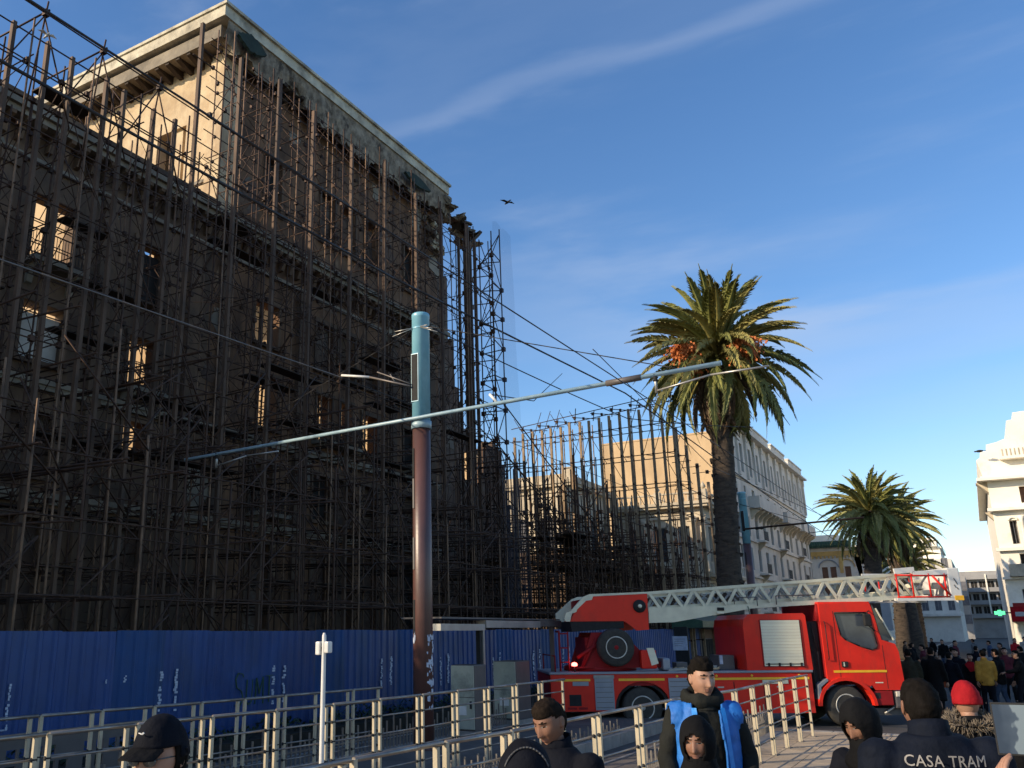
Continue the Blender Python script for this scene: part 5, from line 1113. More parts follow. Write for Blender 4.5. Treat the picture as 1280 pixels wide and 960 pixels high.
for (x, y) in ((-17.0, 68.65), (-20.6, 68.65), (-24.3, 68.65), (-17.0, 73.2), (-17.0, 77.5)): B(oh, MB().box(x-.22, x+.22, y-.22, y+.22, 11.72, 12.62).lathe([(.05, 12.62), (.22, 12.8), (.12, 13.0), (.02, 13.2)], (x, y, 0), n=8), 'urn_pier', M_house)
for (x, y) in ((-17.25, 68.85), (-18.0, 68.8), (-24.2, 68.8), (-17.15, 71.8), (-17.15, 74.0), (-17.15, 76.6), (-21.9, 68.8)): B(oh, MB().lathe([(.27, 6.3), (.27, 6.5), (.21, 6.6), (.18, 10.0), (.3, 10.3), (.3, 10.5)], (x, y, 0), n=12), 'column', M_house)
B(oh, MB().box(-17.3, -16.2, 69.2, 77.6, 6.0, 6.22), 'balcony_slab', M_house); B(oh, MB().box(-16.35, -16.25, 69.2, 77.6, 6.95, 7.1).box(-16.35, -16.25, 69.2, 77.6, 6.22, 6.3), 'balcony_rail', M_wht)
for k in range(14): B(oh, MB().box(-16.34, -16.26, 69.3+k*.62, 69.55+k*.62, 6.3, 6.95), 'balcony_post', M_wht)
B(oh, MB().prism([(-17.3, 5.6), (-15.4, 3.6), (-15.4, 3.45), (-17.3, 5.4)], 69.5, 77), 'sloping_awning', M_house)
ow = building('corner_house', (-24.5, 60, -.25), 'cream corner house with sunlit side wall, seen through the scaffold screen')
wy = [(-31.0, -29.8, 6.6, 10.2), (-28.9, -27.9, 6.6, 10.2), (-26.9, -25.9, 6.6, 10.2), (-30.8, -29.6, 2, 5), (-27.3, -26, 2, 5)]
B(ow, wall(60, 60.4, (-33, -24.5), (-.25, 12.4), wy, axis='x'), 'side_wall', M_house, True)
for o_ in wy: window(ow, '-y', 60, (o_[0]+o_[1])/2, o_[2], o_[3], o_[1]-o_[0], 'shutter')
wx = [(61.3, 62.4, 6.6, 10.2), (64, 65.1, 6.6, 10.2), (66.6, 67.7, 6.6, 10.2), (61.5, 63, 1, 4.6), (65, 67, 1, 4.6)]
B(ow, wall(-24.5, -24.9, (60.4, 68.2), (-.25, 12.4), wx), 'street_wall', M_house, True)
for o_ in wx: window(ow, '+x', -24.5, (o_[0]+o_[1])/2, o_[2], o_[3], o_[1]-o_[0], 'glass')
B(ow, MB().box(-33.2, -24.1, 59.6, 68.2, 12.4, 12.6).box(-33.3, -24.0, 59.5, 68.2, 12.6, 12.8).box(-33, -24.5, 60, 60.3, 12.8, 13.35).box(-24.8, -24.5, 60.3, 68.2, 12.8, 13.3), 'cornice', M_house)
B(ow, MB().box(-24.9, -24.2, 59.7, 60.4, 12.8, 13.75), 'corner_pier', M_house); B(ow, MB().box(-32.9, -24.95, 60.45, 68.1, 12.0, 12.38), 'roof_slab', M_conc)
for x in (-32.6, -31.5, -29.35, -27.4, -25.4, -24.75): B(ow, MB().box(x-.16, x+.16, 59.8, 60.0, 5.4, 12.4), 'pilaster', M_house)
B(ow, MB().box(-33, -24.3, 59.4, 60.0, 5.2, 5.4), 'string_course', M_house)
ws = building('street_houses', (-17, 52, -.25), 'low dim terrace between the cross scaffold and the ornate villa')
sx = [(62.0+k*1.6, 62.9+k*1.6, 1.0, 4.2) for k in range(4)]
B(ws, wall(-19.5, -19.9, (60.5, 68.9), (-.25, 6.6), sx), 'street_wall', M_plast, True); B(ws, MB().box(-24.4, -19.9, 60.5, 68.9, 6.2, 6.5).box(-24.4, -19.5, 60.2, 60.5, -.25, 6.6), 'roof_and_side', M_plast)
for o_ in sx: window(ws, '+x', -19.5, (o_[0]+o_[1])/2, o_[2], o_[3], .9, 'dark')
B(ws, MB().box(-33, -19.6, 58.6, 59.0, -.25, 6.8).box(-30, -24, 58.5, 59.1, 6.8, 7.6), 'added_dim_wall', M_plast)  # dim wall added to darken what shows through the low scaffold
nb = building('unseen_shade_block', (-28, 152, -.25), 'plain added block mostly hidden behind the Moorish style building, shading the street end')
B(nb, MB().box(-42, -15.2, 152, 183, -.25, 14.6), 'main_mass', M_wht)  # added mass, kept out of view, shades the foot of the far buildings
# ---- white Moorish building with green tiles
mo = building('moorish_building', (-17, 125, -.25), 'white Moorish style building with green tiled eave and ochre arch bands')
my = [(-16.9, -16.2, 5.9, 9.8), (-15.9, -15.2, 5.9, 9.8), (-14.2, -13.5, 5.9, 9.8), (-12.2, -11.5, 7.2, 10.0), (-17.3, -15, 1, 4), (-14, -11.5, 1, 4)]
B(mo, wall(125, 125.5, (-20, -11.2), (-.25, 12.2), my, axis='x'), 'front_wall', M_wht, True)
for o_ in my: window(mo, '-y', 125, (o_[0]+o_[1])/2, o_[2], o_[3], o_[1]-o_[0], 'brown', .15)
B(mo, MB().box(-20, -11.2, 125.5, 150, -.25, 12.1).prism([(-13.2, 12.2), (-11.2, 12.2), (-10.4, 8.0), (-10.4, -.25), (-11.19, -.25)], 125, 149, 'xz'), 'main_mass', M_wht)
B(mo, MB().prism([(-20.4, 12.2), (-13.2, 12.2), (-13.5, 13.0), (-20.4, 13.0)], 124.2, 125.6), 'green_tile_eave', M_gtile)
for k in range(24): B(mo, MB().tube((-20.3+k*.3, 124.12, 12.25), (-20.3+k*.3, 124.3, 13.0), .09, n=6), 'roof_tile', M_gtile)
B(mo, MB().box(-19.5, -14.6, 125.4, 140, 12.9, 13.9), 'roof_pavilion', M_rbld)
for (a, b) in ((-17.2, -14.9), (-14.7, -13.0)):
    pts = [((a+b)/2-(b-a)/2*math.cos(math.pi*k/12), 9.7+1.0*math.sin(math.pi*k/12)) for k in range(13)]
    mb = MB()
    for p, s_ in zip(pts, pts[1:]): mb.bar((p[0], 124.93, p[1]), (s_[0], 124.93, s_[1]), .12, .3, up=(0, 1, 0))
    B(mo, mb, 'arch_band', M_lockd if a < -15 else M_ochre)
B(mo, MB().box(-18, -11.3, 124.85, 124.99, 11.2, 11.75), 'ochre_frieze', M_ochre); B(mo, MB().box(-14.75, -14.35, 124.8, 124.99, 9.0, 11.2), 'ochre_bracket', M_ochre)
for k in range(14): B(mo, MB().box(-17.9+k*.48, -17.7+k*.48, 124.75, 124.99, 10.9, 11.2), 'ochre_bracket', M_ochre)
# ---- far street walls
fa = building('far_cream_building', (-5, 190, -.25), 'cream stepped building far down the street behind the low palm')
fo_ = [(-11.6+k*2.1, -10.5+k*2.1, 5.2+j*3.6, 7.4+j*3.6) for k in range(4) for j in range(3)]
B(fa, wall(190, 190.5, (-22, -3.6), (-.25, 14.4), fo_, axis='x'), 'front_wall', M_wht, True)
for o_ in fo_: window(fa, '-y', 190, (o_[0]+o_[1])/2, o_[2], o_[3], o_[1]-o_[0], 'shutter')
fz = [(193+k*6, 196+k*6, 5.2+j*3.4, 7.4+j*3.4) for k in range(6) for j in range(3)]
B(fa, wall(-3.6, -4.1, (190.5, 230), (-.25, 14.4), fz), 'street_wall', M_wht, True)
for o_ in fz: window(fa, '+x', -3.6, (o_[0]+o_[1])/2, o_[2], o_[3], o_[1]-o_[0], 'shutter')
B(fa, MB().box(-21.5, -4.2, 190.6, 229, 13.8, 14.35).box(-14, -5.2, 193, 215, 14.36, 16.6).box(-14.4, -4.9, 192.6, 215, 16.6, 16.9).box(-8.4, -5.6, 192, 200, 16.9, 18.6).box(-12, -9, 192.4, 198, 16.9, 18.0), 'roof_storey', M_rbld)
B(fa, MB().box(-7.4, -6.4, 191.99, 192.9, 17.0, 18.2).box(-13.0, -11.5, 192.95, 192.99, 14.9, 16.2).box(-9.4, -8.2, 192.95, 192.99, 14.9, 16.2), 'roof_window', M_shut)
B(fa, MB().box(-11, -3.2, 188.9, 190, 4.2, 4.6).box(-11, -3.3, 189, 190, 8.6, 8.8).box(-11, -3.3, 189, 190, 12.2, 12.4), 'long_balcony', M_wht)
fe = building('far_grey_building', (2, 260, -.25), 'grey far building with long balcony bands closing the end of the street')
bo = [(-3.4+k*1.75, -2.0+k*1.75, 5.4+j*3.0, 7.2+j*3.0) for k in range(8) for j in range(3)]
B(fe, wall(260, 260.5, (-4.2, 12), (-.25, 15.6), bo, axis='x'), 'front_wall', M_grey, True)
for o_ in bo: window(fe, '-y', 260, (o_[0]+o_[1])/2, o_[2], o_[3], o_[1]-o_[0], 'dark')
for z in (4.4, 7.6, 10.6, 13.6): B(fe, MB().box(-3.2, 10, 258.6, 260, z, z+1.0), 'balcony_band', M_grey)
for x in (1.5, 4.8): B(fe, MB().box(x, x+.3, 258.3, 258.59, 5.4, 14.8), 'sunlit_fin', M_rbld)
B(fe, MB().box(-4.2, 12, 260.5, 280, -.25, 15.5).box(-2.5, 12, 262, 275, 15.6, 16.8).box(1.0, 12, 265, 275, 16.8, 18.4), 'rear_mass', M_rbld)
fd = building('far_dim_building', (-4, 236, -.25), 'narrow dim grey building between the cream one and the street end')
B(fd, MB().box(-8, -2.4, 236, 256, -.25, 13.4), 'main_mass', M_grey)
B(fd, MB().box(-4, -2.35, 235.9, 236, 3, 5).box(-4, -2.35, 235.9, 236, 7, 9).box(-4, -2.35, 235.9, 236, 10.4, 12.2), 'window', M_shut)
# ---- bright building on the right
rb = building('white_corner_building', (6, 90, -.25), 'sunlit white stucco building with arched loggia at the right edge')
ro = [(3.0, 3.55, 8.9, 10.9), (4.35, 5.5, 8.9, 11.2), (6.4, 7.6, 8.9, 11.2), (8.4, 9.6, 8.9, 11.2), (3.3, 4.0, 6.6, 8.1), (4.9, 5.8, 6.6, 8.1), (6.8, 7.8, 6.6, 8.1), (4.15, 4.75, 12.3, 13.7), (5.4, 6.0, 12.3, 13.7), (7.2, 8, 12.3, 13.7), (3.0, 3.9, 3.4, 5.2), (4.9, 5.8, 3.4, 5.2), (6.7, 7.6, 3.4, 5.2), (2.7, 4.6, .0, 2.3), (5.2, 7.4, .0, 2.3)]
B(rb, wall(90, 90.6, (1.95, 16), (-.25, 14.3), ro, axis='x'), 'front_wall', M_rbld, True)
for o_ in ro: window(rb, '-y', 90, (o_[0]+o_[1])/2, o_[2], o_[3], o_[1]-o_[0], 'brown' if o_[2] > 12 else 'dark', .45)
B(rb, MB().box(1.951, 16, 90.6, 125, -.25, 14.2), 'main_mass', M_rbld)
top_ = [(1.75, 14.75), (1.45, 16.3), (1.75, 16.5), (1.85, 17.0), (2.3, 17.05), (2.4, 17.6), (3.2, 17.75), (3.9, 18.0), (4.2, 18.05), (4.2, 19.55), (4.7, 19.6), (4.75, 20.2), (16, 20.6), (16, 14.75)]
B(rb, MB().prism(top_, 90.4, 124, 'xz'), 'stepped_attic', M_rbld)
B(rb, MB().box(1.2, 16, 89.0, 124, 14.31, 14.55).box(1.5, 16, 89.4, 124, 14.56, 14.74), 'main_cornice', M_rbld)
B(rb, MB().box(3.2, 16, 89.55, 90.38, 16.1, 16.3).box(3.2, 16, 89.55, 89.65, 16.3, 17.0), 'attic_balcony', M_rbld)
for k in range(22): B(rb, MB().box(3.4+k*.3, 3.5+k*.3, 89.53, 89.549, 16.35, 16.95), 'baluster', M_house)
B(rb, MB().box(1.6, 16, 89.3, 89.99, 11.7, 11.95).box(1.7, 16, 89.6, 89.99, 8.35, 8.6).box(1.8, 16, 89.6, 89.99, 6.0, 6.2), 'string_course', M_rbld)
for x in (3.9, 6.0, 8.0): B(rb, MB().lathe([(.24, 8.6), (.17, 8.8), (.15, 10.9), (.26, 11.2)], (x, 89.75, 0), n=12), 'column', M_rbld)
for x, w in ((3.27, .3), (4.92, .6), (7.0, .62), (9.0, .62)):
    mb = MB(); pp = [(x-w*math.cos(math.pi*k/10), 10.9+w*.8*math.sin(math.pi*k/10)) for k in range(11)]
    for p, s_ in zip(pp, pp[1:]): mb.bar((p[0], 89.93, p[1]), (s_[0], 89.93, s_[1]), .12, .12, up=(0, 1, 0))
    B(rb, mb, 'arch_moulding', M_rbld)
for x in (2.9, 4.9, 6.8): B(rb, MB().box(x-.55, x+.75, 89.0, 89.99, 6.21, 6.4).box(x-.55, x+.75, 89.0, 89.06, 6.4, 7.2), 'small_balcony', M_house)
B(rb, MB().prism([(1.95, 13.4), (1.1, 14.3), (1.95, 14.3)], 90.2, 92, 'xz').prism([(1.95, 11.0), (1.4, 11.7), (1.95, 11.7)], 90.2, 91, 'xz'), 'corner_bracket', M_house)
B(rb, MB().box(1.9, 16, 88.4, 89.99, 2.6, 3.0), 'shop_canopy', M_grey)
# street trees / trunks in the shade beyond the truck
for k, (x, y, h, lab) in enumerate(((-5.6, 62, 5.2, 'bare dark trunk left of the pale banner beyond the cab'), (-3.9, 66, 5.0, 'bare dark trunk right of the pale banner beyond the cab'))):
    t = empty('tree_trunk', (x, y, -.25), 0, lab, 'tree'); mb = MB(); m = 10
    mb.rings([[Vector((math.cos(a)*r+.06*math.sin(z), math.sin(a)*r, z)) for a in [q_*math.pi/5 for q_ in range(10)]] for z, r in [(h*j/m, .42-.015*j+.03*math.sin(j*2)) for j in range(m+1)]]); mb.build('trunk', M_trunk, t)
bn = empty('pale_banner', (-4.9, 60, 2.0), 0, 'long pale banner hanging between two dark trunks beyond the truck cab', 'banner')
MB().box(-.25, .25, -.02, .02, 0, 3.2).build('banner_cloth', M_lockd, bn); MB().tube((-.3, 0, 3.2), (.3, 0, 3.2), .04, n=6).build('banner_rod', M_blk, bn)
sg = empty('tan_shop_sign', (-5.35, 45, 3.2), 0, 'tan square sign board just behind the cab windscreen', 'sign'); bevelbox('sign_board', M_gable, sg, -.5, .35, -.05, .05, 0, 1.1, .02); MB().tube((0, .06, -3.45), (0, .06, 0), .05, n=8).build('sign_pole', M_blk, sg)
lb_ = empty('dark_shopfront', (-13.8, 62, -.25), 0, 'dim shopfronts and awnings at street level behind the palms', 'building')
B(lb_, MB().box(-16.9, -14, 80, 118, -.25, 3.1).box(-16.9, -13.2, 80, 118, 3.1, 3.3), 'shop_front', M_cabside)
# ================================================================== PEOPLE
def head_mesh(q, skin=0, lip=1, eye=2, pup=3, brow=4, n=46, fem=False):
    """head centred at the ear line; +Y is the face, +X the left side; ~0.24 high"""
    mb = MB(); m = n; rows = []
    def g(a, s): return math.exp(-(a/s)**2)
    for j in range(m+1):
        th = math.pi*j/m; row = []
        for i in range(n):
            ph = 2*math.pi*i/n; x, y, z = math.sin(th)*math.sin(ph), math.sin(th)*math.cos(ph), math.cos(th)
            X, Y, Z = x*.077, y*.098, z*.122
            if Z < 0:
                t = -Z/.122; X *= 1-.34*t*t-.06*t; 
                if Y > 0: Y *= 1-.10*t; Y += .012*t
                else: Y *= 1-.38*t
            if Y > 0: X *= 1-.06*(Y/.1); Y = .094*(Y/.098)**.82 if Y > 1e-5 else Y
            if Y > .01:
                nz = g(X, .0115+.006*max(0, min(1, (.02-Z)/.05)))*(max(0, min(1, (.034-Z)/.062)) if Z > -.032 else max(0, 1-(-.032-Z)/.010))
                Y += .027*nz
                for s in (-1, 1):
                    Y -= .011*g(X-s*.032, .017)*g(Z-.018, .011); Y += .006*g(X-s*.032, .011)*g(Z-.016, .0065); Y += .006*g(X-s*.030, .022)*g(Z-.038, .009); Y += .005*g(X-s*.045, .02)*g(Z+.02, .02)
                    Y -= .004*g(X-s*.021, .008)*g(Z+.042, .02); Y -= .003*g(X-s*.055, .02)*g(Z+.055, .02)
                Y += .0065*g(X, .026)*g(Z+.0515, .0065)+.0075*g(X, .022)*g(Z+.0635, .0065)-.006*g(X, .028)*g(Z+.0572, .003); Y += .006*g(X, .025)*g(Z+.095, .016); Y -= .004*g(X, .03)*g(Z+.076, .007)
            row.append(Vector((X, Y, Z)))
        rows.append(row)
    mb.rings(rows, cap=False)
    for k, f in enumerate(mb.f):
        c = Vector((0, 0, 0))
        for v in f: c += Vector(mb.v[v])
        c /= len(f)
        if c.y > .05:
            if abs(c.x) < .024 and -.071 < c.z < -.047: mb.m[k] = lip
            if .011 < abs(c.x) < .050 and abs(c.z-(.040-.10*abs(abs(c.x)-.03))) < .0042: mb.m[k] = brow
            if abs(abs(c.x)-.032) < .016-abs(c.z-.017)*1.2 and abs(c.z-.017) < .006: mb.m[k] = eye
            if abs(abs(c.x)-.032) < .0065 and abs(c.z-.017) < .0065: mb.m[k] = pup
    mb.mi = skin
    for s in (-1, 1):       # ears
        rs = []
        for (dy, r) in ((-.004, .016), (.0, .031), (.008, .033), (.012, .024), (.010, .012)):
            rs.append([Vector((s*(.072+dy), -.008-abs(dy)*.8+math.cos(a)*r*.55-.006*math.sin(a), .002+math.sin(a)*r)) for a in [2*math.pi*k/12 for k in range(12)]])
        mb.rings(rs)
    return mb
def ell(c, rx, ry, n=16, tx=0): return [Vector(c)+Vector((math.cos(a)*rx, math.sin(a)*ry, math.sin(a)*tx)) for a in [2*math.pi*k/n for k in range(n)]]
def limb(mb, P, Rr, n=12):
    """tapered tube through joints with rounded ends"""
    P = [Vector(p) for p in P]; rs = []
    for k, (p, r) in enumerate(zip(P, Rr)):
        d = (P[min(k+1, len(P)-1)]-P[max(k-1, 0)]).normalized(); u = d.orthogonal().normalized(); ref = Vector((1, 0, 0)); u = (ref-d*ref.dot(d)); u = u.normalized() if u.length > .1 else Vector((0, 1, 0)); w = d.cross(u)
        if k == 0: rs.append([p-d*r*.6+(u*math.cos(a)+w*math.sin(a))*r*.5 for a in [2*math.pi*q/n for q in range(n)]])
        rs.append([p+(u*math.cos(a)+w*math.sin(a))*r for a in [2*math.pi*q/n for q in range(n)]])
        if k == len(P)-1: rs.append([p+d*r*.6+(u*math.cos(a)+w*math.sin(a))*r*.5 for a in [2*math.pi*q/n for q in range(n)]])
    mb.rings(rs)
def hand(mb, wrist, d, palm_n, s=1.0, curl=.5, side=1):
    """palm, five fingers; d = pointing direction, palm_n = palm facing"""
    d = Vector(d).normalized(); nrm = Vector(palm_n); nrm = (nrm-d*nrm.dot(d)).normalized(); r = d.cross(nrm)*side; W_ = Vector(wrist)
    rs = []
    for t, a, b in ((-.03, .027, .022), (0, .028, .019), (.03, .037, .017), (.07, .041, .015), (.092, .039, .012)):
        rs.append([W_+d*t*s+r*math.cos(q)*a*s+nrm*math.sin(q)*b*s for q in [2*math.pi*k/12 for k in range(12)]])
    mb.rings(rs)
    for k, (off, L) in enumerate(((-.030, .062), (-.010, .076), (.010, .080), (.029, .072))):
        p = W_+(d*.086+r*off)*s; dr = d.copy(); rad = .0092*s; pts = [p-d*.01*s]; 
        for seg, f in enumerate((.45, .30, .25)):
            c = curl*(.6+.25*seg)*(1+.12*k); dr = (dr*math.cos(c)+nrm*math.sin(c)).normalized(); ax = nrm*math.cos(c)-d*0; pts.append(pts[-1]+dr*L*f*1.25*s)
            nrm2 = nrm
        limb(mb, pts, [rad*1.1, rad, rad*.9, rad*.75], 8)
    tb = W_+(d*.022+r*.030)*s; limb(mb, [tb, tb+(d*.03+r*.024+nrm*.012)*s, tb+(d*.058+r*.026+nrm*.026)*s, tb+(d*.076+r*.02+nrm*.034)*s], [.014*s, .0125*s, .011*s, .008*s], 8)
def remesh(mb, vox, smooth=2, name='m', mats=None):
    me = mb.mesh('tmp', M_skin); r = evaluated(me, [('REMESH', dict(mode='VOXEL', voxel_size=vox, use_smooth_shade=True)), ('SMOOTH', dict(factor=.5, iterations=smooth))])
    r.name = name; r.materials.clear()
    for m in (mats if isinstance(mats, (list, tuple)) else [mats]): r.materials.append(m)
    return r
def wrinkle(me, amp, sc, seed=0):
    N = [v.normal.copy() for v in me.vertices]; out_ = []
    for v, nn in zip(me.vertices, N):
        c = v.co; out_.extend(c+nn*(mnoise.noise(Vector((c.x*sc+seed, c.y*sc, c.z*sc*1.7)))*amp))
    me.vertices.foreach_set('co', out_); me.update()
def person(loc, rz, label, H=1.75, jacket=None, trousers=None, skin=M_skin, hair=M_hair, arms=((0, 0), (0, 0)), armpose=None, stride=0.0, puffy=.0, headyaw=0, headpitch=0, hairstyle='short', coat=False, shoes=None, fine=True, group=None, seed=0, lean=0, hood=False, fem=False, wide=1.0, collar=True, trouser=True, name='person', drop=0):
    t = empty(name, loc, rz, label, 'person', group, H/1.75); q = random.Random(seed*7+1); vox = .012 if fine else .028
    W2 = wide; jm = jacket or C_black; tm = trousers or C_black
    def LN(p):    # forward lean above the hips
        p = Vector(p)
        if lean and p.z > .95: d = p-Vector((0, 0, .95)); p = Vector((0, 0, .95))+Matrix.Rotation(-lean, 3, 'X') @ d
        return p
    # joints
    st = stride; hip = [(-.09, 0, .93), (.09, 0, .93)]; knee = [(-.095, .06+st*.5, .50), (.095, .06-st*.35, .50)]; ank = [(-.10, st, .09), (.10, -st*1.0, .09+abs(st)*.1)]
    sho = [LN((-.185*W2, -.01, 1.425)), LN((.185*W2, -.01, 1.425))]
    dflt = [((-.245*W2, -.02-st*.3, 1.14), (-.25*W2, .08-st*.5, .89)), ((.245*W2, -.02+st*.3, 1.14), (.25*W2, .08+st*.5, .89))]
    ap = armpose or [None, None]; el = []; wr = []
    for s in (0, 1):
        e, w = (ap[s] if ap[s] else dflt[s])[:2]; el.append(LN(e)); wr.append(LN(w))
    hc = LN((0, .03+drop*.9, 1.635-drop))
    HM = Matrix.Translation(hc) @ Matrix.Rotation(headyaw, 4, 'Z') @ Matrix.Rotation(headpitch, 4, 'X')
    # --- continuous body (skin)
    mb = MB(); T_ = [(.86, .15, .10), (1.0, .135, .095), (1.15, .14, .10), (1.3, .165, .105), (1.40, .16, .095), (1.45, .09, .075)]
    mb.rings([[LN(p) for p in ell((0, 0, z), rx*W2, ry)] for z, rx, ry in T_]); nk = LN((0, -.005, 1.42)); limb(mb, [nk, LN((0, .008, 1.50)), hc+Vector((0, -.012, -.05))], [.062, .054, .056])
    for s in (0, 1):
        limb(mb, [sho[s], (sho[s]+el[s])/2, el[s], (el[s]+wr[s])/2, wr[s]], [.052, .046, .040, .036, .027])
        limb(mb, [hip[s], (Vector(hip[s])+Vector(knee[s]))/2, knee[s], (Vector(knee[s])+Vector(ank[s]))/2+Vector((0, -.015, 0)), ank[s]], [.085, .072, .052, .050, .036]); limb(mb, [ank[s], Vector(ank[s])+Vector((0, .14, -.05))], [.036, .032])
    body = remesh(mb, .018 if fine else .03, 1, 'body', skin)
    cb = MB(); cb.add(body); 
    hm = head_mesh(q, n=56 if fine else 22); hmM = hm.mesh('h', skin); hme = MB(); 
    out = MB(); out.add(body); i0 = len(out.f)
    out.add(hmM, HM); out.m[i0:] = hm.m
    out.mi = 0
    hb = MB()
    for s in (0, 1):
        d = (wr[s]-el[s]).normalized(); side = 1 if s == 0 else -1
        hand(hb, wr[s]+d*.005, d, Vector((side, .3, 0)) if abs(d.z) > .5 else Vector((side*.2, 0, -1)) if not (ap[s] and len(ap[s]) > 2) else ap[s][2], 1, .35, side)
    i1 = len(out.f); out.v_ = None; hmesh = hb.mesh('hh', skin); out.add(hmesh)
    o = out.build('body', [skin, M_lip, M_eye, M_pupil, hair], t, fix=False, smooth=True)
    # --- jacket
    j = MB(); p = .022+puffy; zlow = .78 if not coat else .42
    TJ = [(zlow, .175+(.05 if coat else 0), .135+(.04 if coat else 0)), (.95, .17, .13), (1.1, .158, .125), (1.28, .178, .128), (1.39, .172, .115), (1.45, .11, .09), (1.485, .082, .078)]
    j.rings([[LN(pp) for pp in ell((0, .003, z), (rx+puffy)*W2, ry+puffy)] for z, rx, ry in TJ])
    for s in (0, 1):
        sh_ = sho[s]; w_ = wr[s].lerp(el[s], .06)
        limb(j, [sh_+Vector((0, 0, -.01)), sh_.lerp(el[s], .5), el[s], el[s].lerp(w_, .5), w_], [.070+puffy*.8, .062+puffy, .056+puffy, .052+puffy, .044+puffy*.5])
    jme = remesh(j, vox*1.15, 4, 'jacket', jm); wrinkle(jme, .010 if fine else .012, 9, seed); 
    jo_ = link('jacket', jme, t)
    if collar:
        c = MB(); rr_ = []
        for z, r0 in ((1.445, .10), (1.50, .083), (1.535, .080), (1.533, .070), (1.48, .070)):
            rr_.append([LN((math.cos(a)*r0*(1.02), math.sin(a)*r0+.006, z-(.018*math.sin(a) if z > 1.49 else 0))) for a in [2*math.pi*k/22 for k in range(22)]])
        c.rings(rr_, cap=False).build('collar', jm, t)
    # --- trousers
    tr_ = MB(); tr_.rings([ell((0, 0, z), rx, ry) for z, rx, ry in ((.86, .165, .12), (.95, .16, .115), (1.0, .15, .11))])
    for s in (0, 1): limb(tr_, [hip[s], (Vector(hip[s])+Vector(knee[s]))/2, knee[s], (Vector(knee[s])+Vector(ank[s]))/2, Vector(ank[s])+Vector((0, 0, .0))], [.105, .090, .072, .066, .058])
    tme = remesh(tr_, vox*1.5 if fine else .03, 3, 'trousers', tm); wrinkle(tme, .008, 8, seed+3); link('trousers', tme, t)
    for s in (0, 1):
        f = MB(); a = Vector(ank[s]); f.rings([[a+Vector((math.cos(w)*rx, y, math.sin(w)*rz_-.045)) for w in [2*math.pi*k/10 for k in range(10)]] for y, rx, rz_ in ((-.07, .025, .035), (-.04, .04, .05), (.05, .045, .045), (.12, .046, .033), (.18, .03, .022))]); f.build('shoe', shoes or C_black, t)
    # --- hair / headgear
    def shell(off, keep, nm, m, rough=.0, n=44, zs=1.0, taper=False):
        src = head_mesh(q, n=n if fine else 22); me = src.mesh('s', m); bm = bmesh.new(); bm.from_mesh(me); bm.verts.ensure_lookup_table(); cut = (n if fine else 22)
        dl = [f for f in bm.faces if (abs(f.calc_center_median().x) > .079 and abs(f.calc_center_median().z) < .05) or not keep(f.calc_center_median())]; bmesh.ops.delete(bm, geom=dl, context='FACES')
        edge = [v.co.copy() for v in bm.verts if v.is_boundary] if taper else []
        for v in bm.verts:
            d = Vector((v.co.x/.077**2, v.co.y/.098**2, v.co.z/.122**2)).normalized(); r_ = off*(1+rough*mnoise.noise(v.co*60)); r_ = r_*min(1, .12+min((v.co-e_).length for e_ in edge)/.03) if edge else r_; v.co = v.co+d*r_
            if zs != 1 and v.co.z > .02: v.co.z = .02+(v.co.z-.02)*zs
        bmesh.ops.transform(bm, matrix=HM, verts=bm.verts); bm.to_mesh(me); bm.free()
        e = evaluated(me, [('SOLIDIFY', dict(thickness=.004 if taper else max(.006, off*.8), offset=-.5 if taper else 0))]); e.materials.clear(); e.materials.append(m); e.polygons.foreach_set('use_smooth', [True]*len(e.polygons)); return link(nm, e, t)
    hl = lambda c: c.z > (.062 if c.y > .03 else (.0+.9*max(0, c.y)+.03 if c.y > -.03 else -.055)) and not (abs(c.x) > .06 and -.02 < c.y < .03 and c.z < .035)
    if hairstyle == 'short': shell(.010, hl, 'hair', hair, .7, taper=True)
    if hairstyle == 'tall': shell(.016, hl, 'hair', hair, .8, zs=1.16, taper=True)
    if hairstyle == 'beanie': shell(.013, lambda c: c.z > (.035 if c.y > 0 else -.01), 'knit_beanie', C_red, .25, zs=1.1)
    if hairstyle == 'cap':
        shell(.011, lambda c: c.z > .042-(.03 if c.y < 0 else 0), 'cap_crown', C_navy, .1, zs=1.12); shell(.006, lambda c: c.y < .02 and -.04 < c.z < .05, 'hair', hair, .6)
        b_ = MB(); rs_ = []
        for k in range(9):
            x = -.072+.144*k/8; yy = math.sqrt(max(0, 1-(x/.085)**2)); rs_.append((x, .075*yy+.03, .10*yy**.6))
        top = [HM @ Vector((x, y0, .052-.25*abs(x)**1.5*4*.2)) for x, y0, d in rs_]; tip = [HM @ Vector((x*1.0, y0+d*.80, .034-.6*abs(x)*.25)) for x, y0, d in rs_]
        for k in range(8):
            b_.quad(top[k], top[k+1], tip[k+1], tip[k]); dn = Vector((0, 0, -.005)); b_.quad(top[k]+dn, tip[k]+dn, tip[k+1]+dn, top[k+1]+dn); b_.quad(tip[k], tip[k+1], tip[k+1]+dn, tip[k]+dn)
        b_.build('cap_brim', C_black, t, fix=False, smooth=True)
        lg = MB(); lg.bar(HM @ Vector((-.008, .101, .103)), HM @ Vector((.0, .104, .099)), .004, .006); lg.bar(HM @ Vector((.0, .104, .099)), HM @ Vector((.014, .101, .102)), .004, .003); lg.build('cap_mark', M_white, t)
        gl = MB()
        for s in (-1, 1):
            P = [HM @ Vector((s*.035+.027*math.cos(a)*(1 if True else 1), .106-.02*abs(s*.035+.027*math.cos(a))*6*.25+.0, .012+.019*math.sin(a))) for a in [2*math.pi*k/14 for k in range(14)]]; P2 = [p_+HM.to_3x3() @ Vector((0, -.004, 0)) for p_ in P]; gl.rings([P, P2])
        gl.tube(HM @ Vector((-.012, .112, .018)), HM @ Vector((.012, .112, .018)), .0022, n=6)
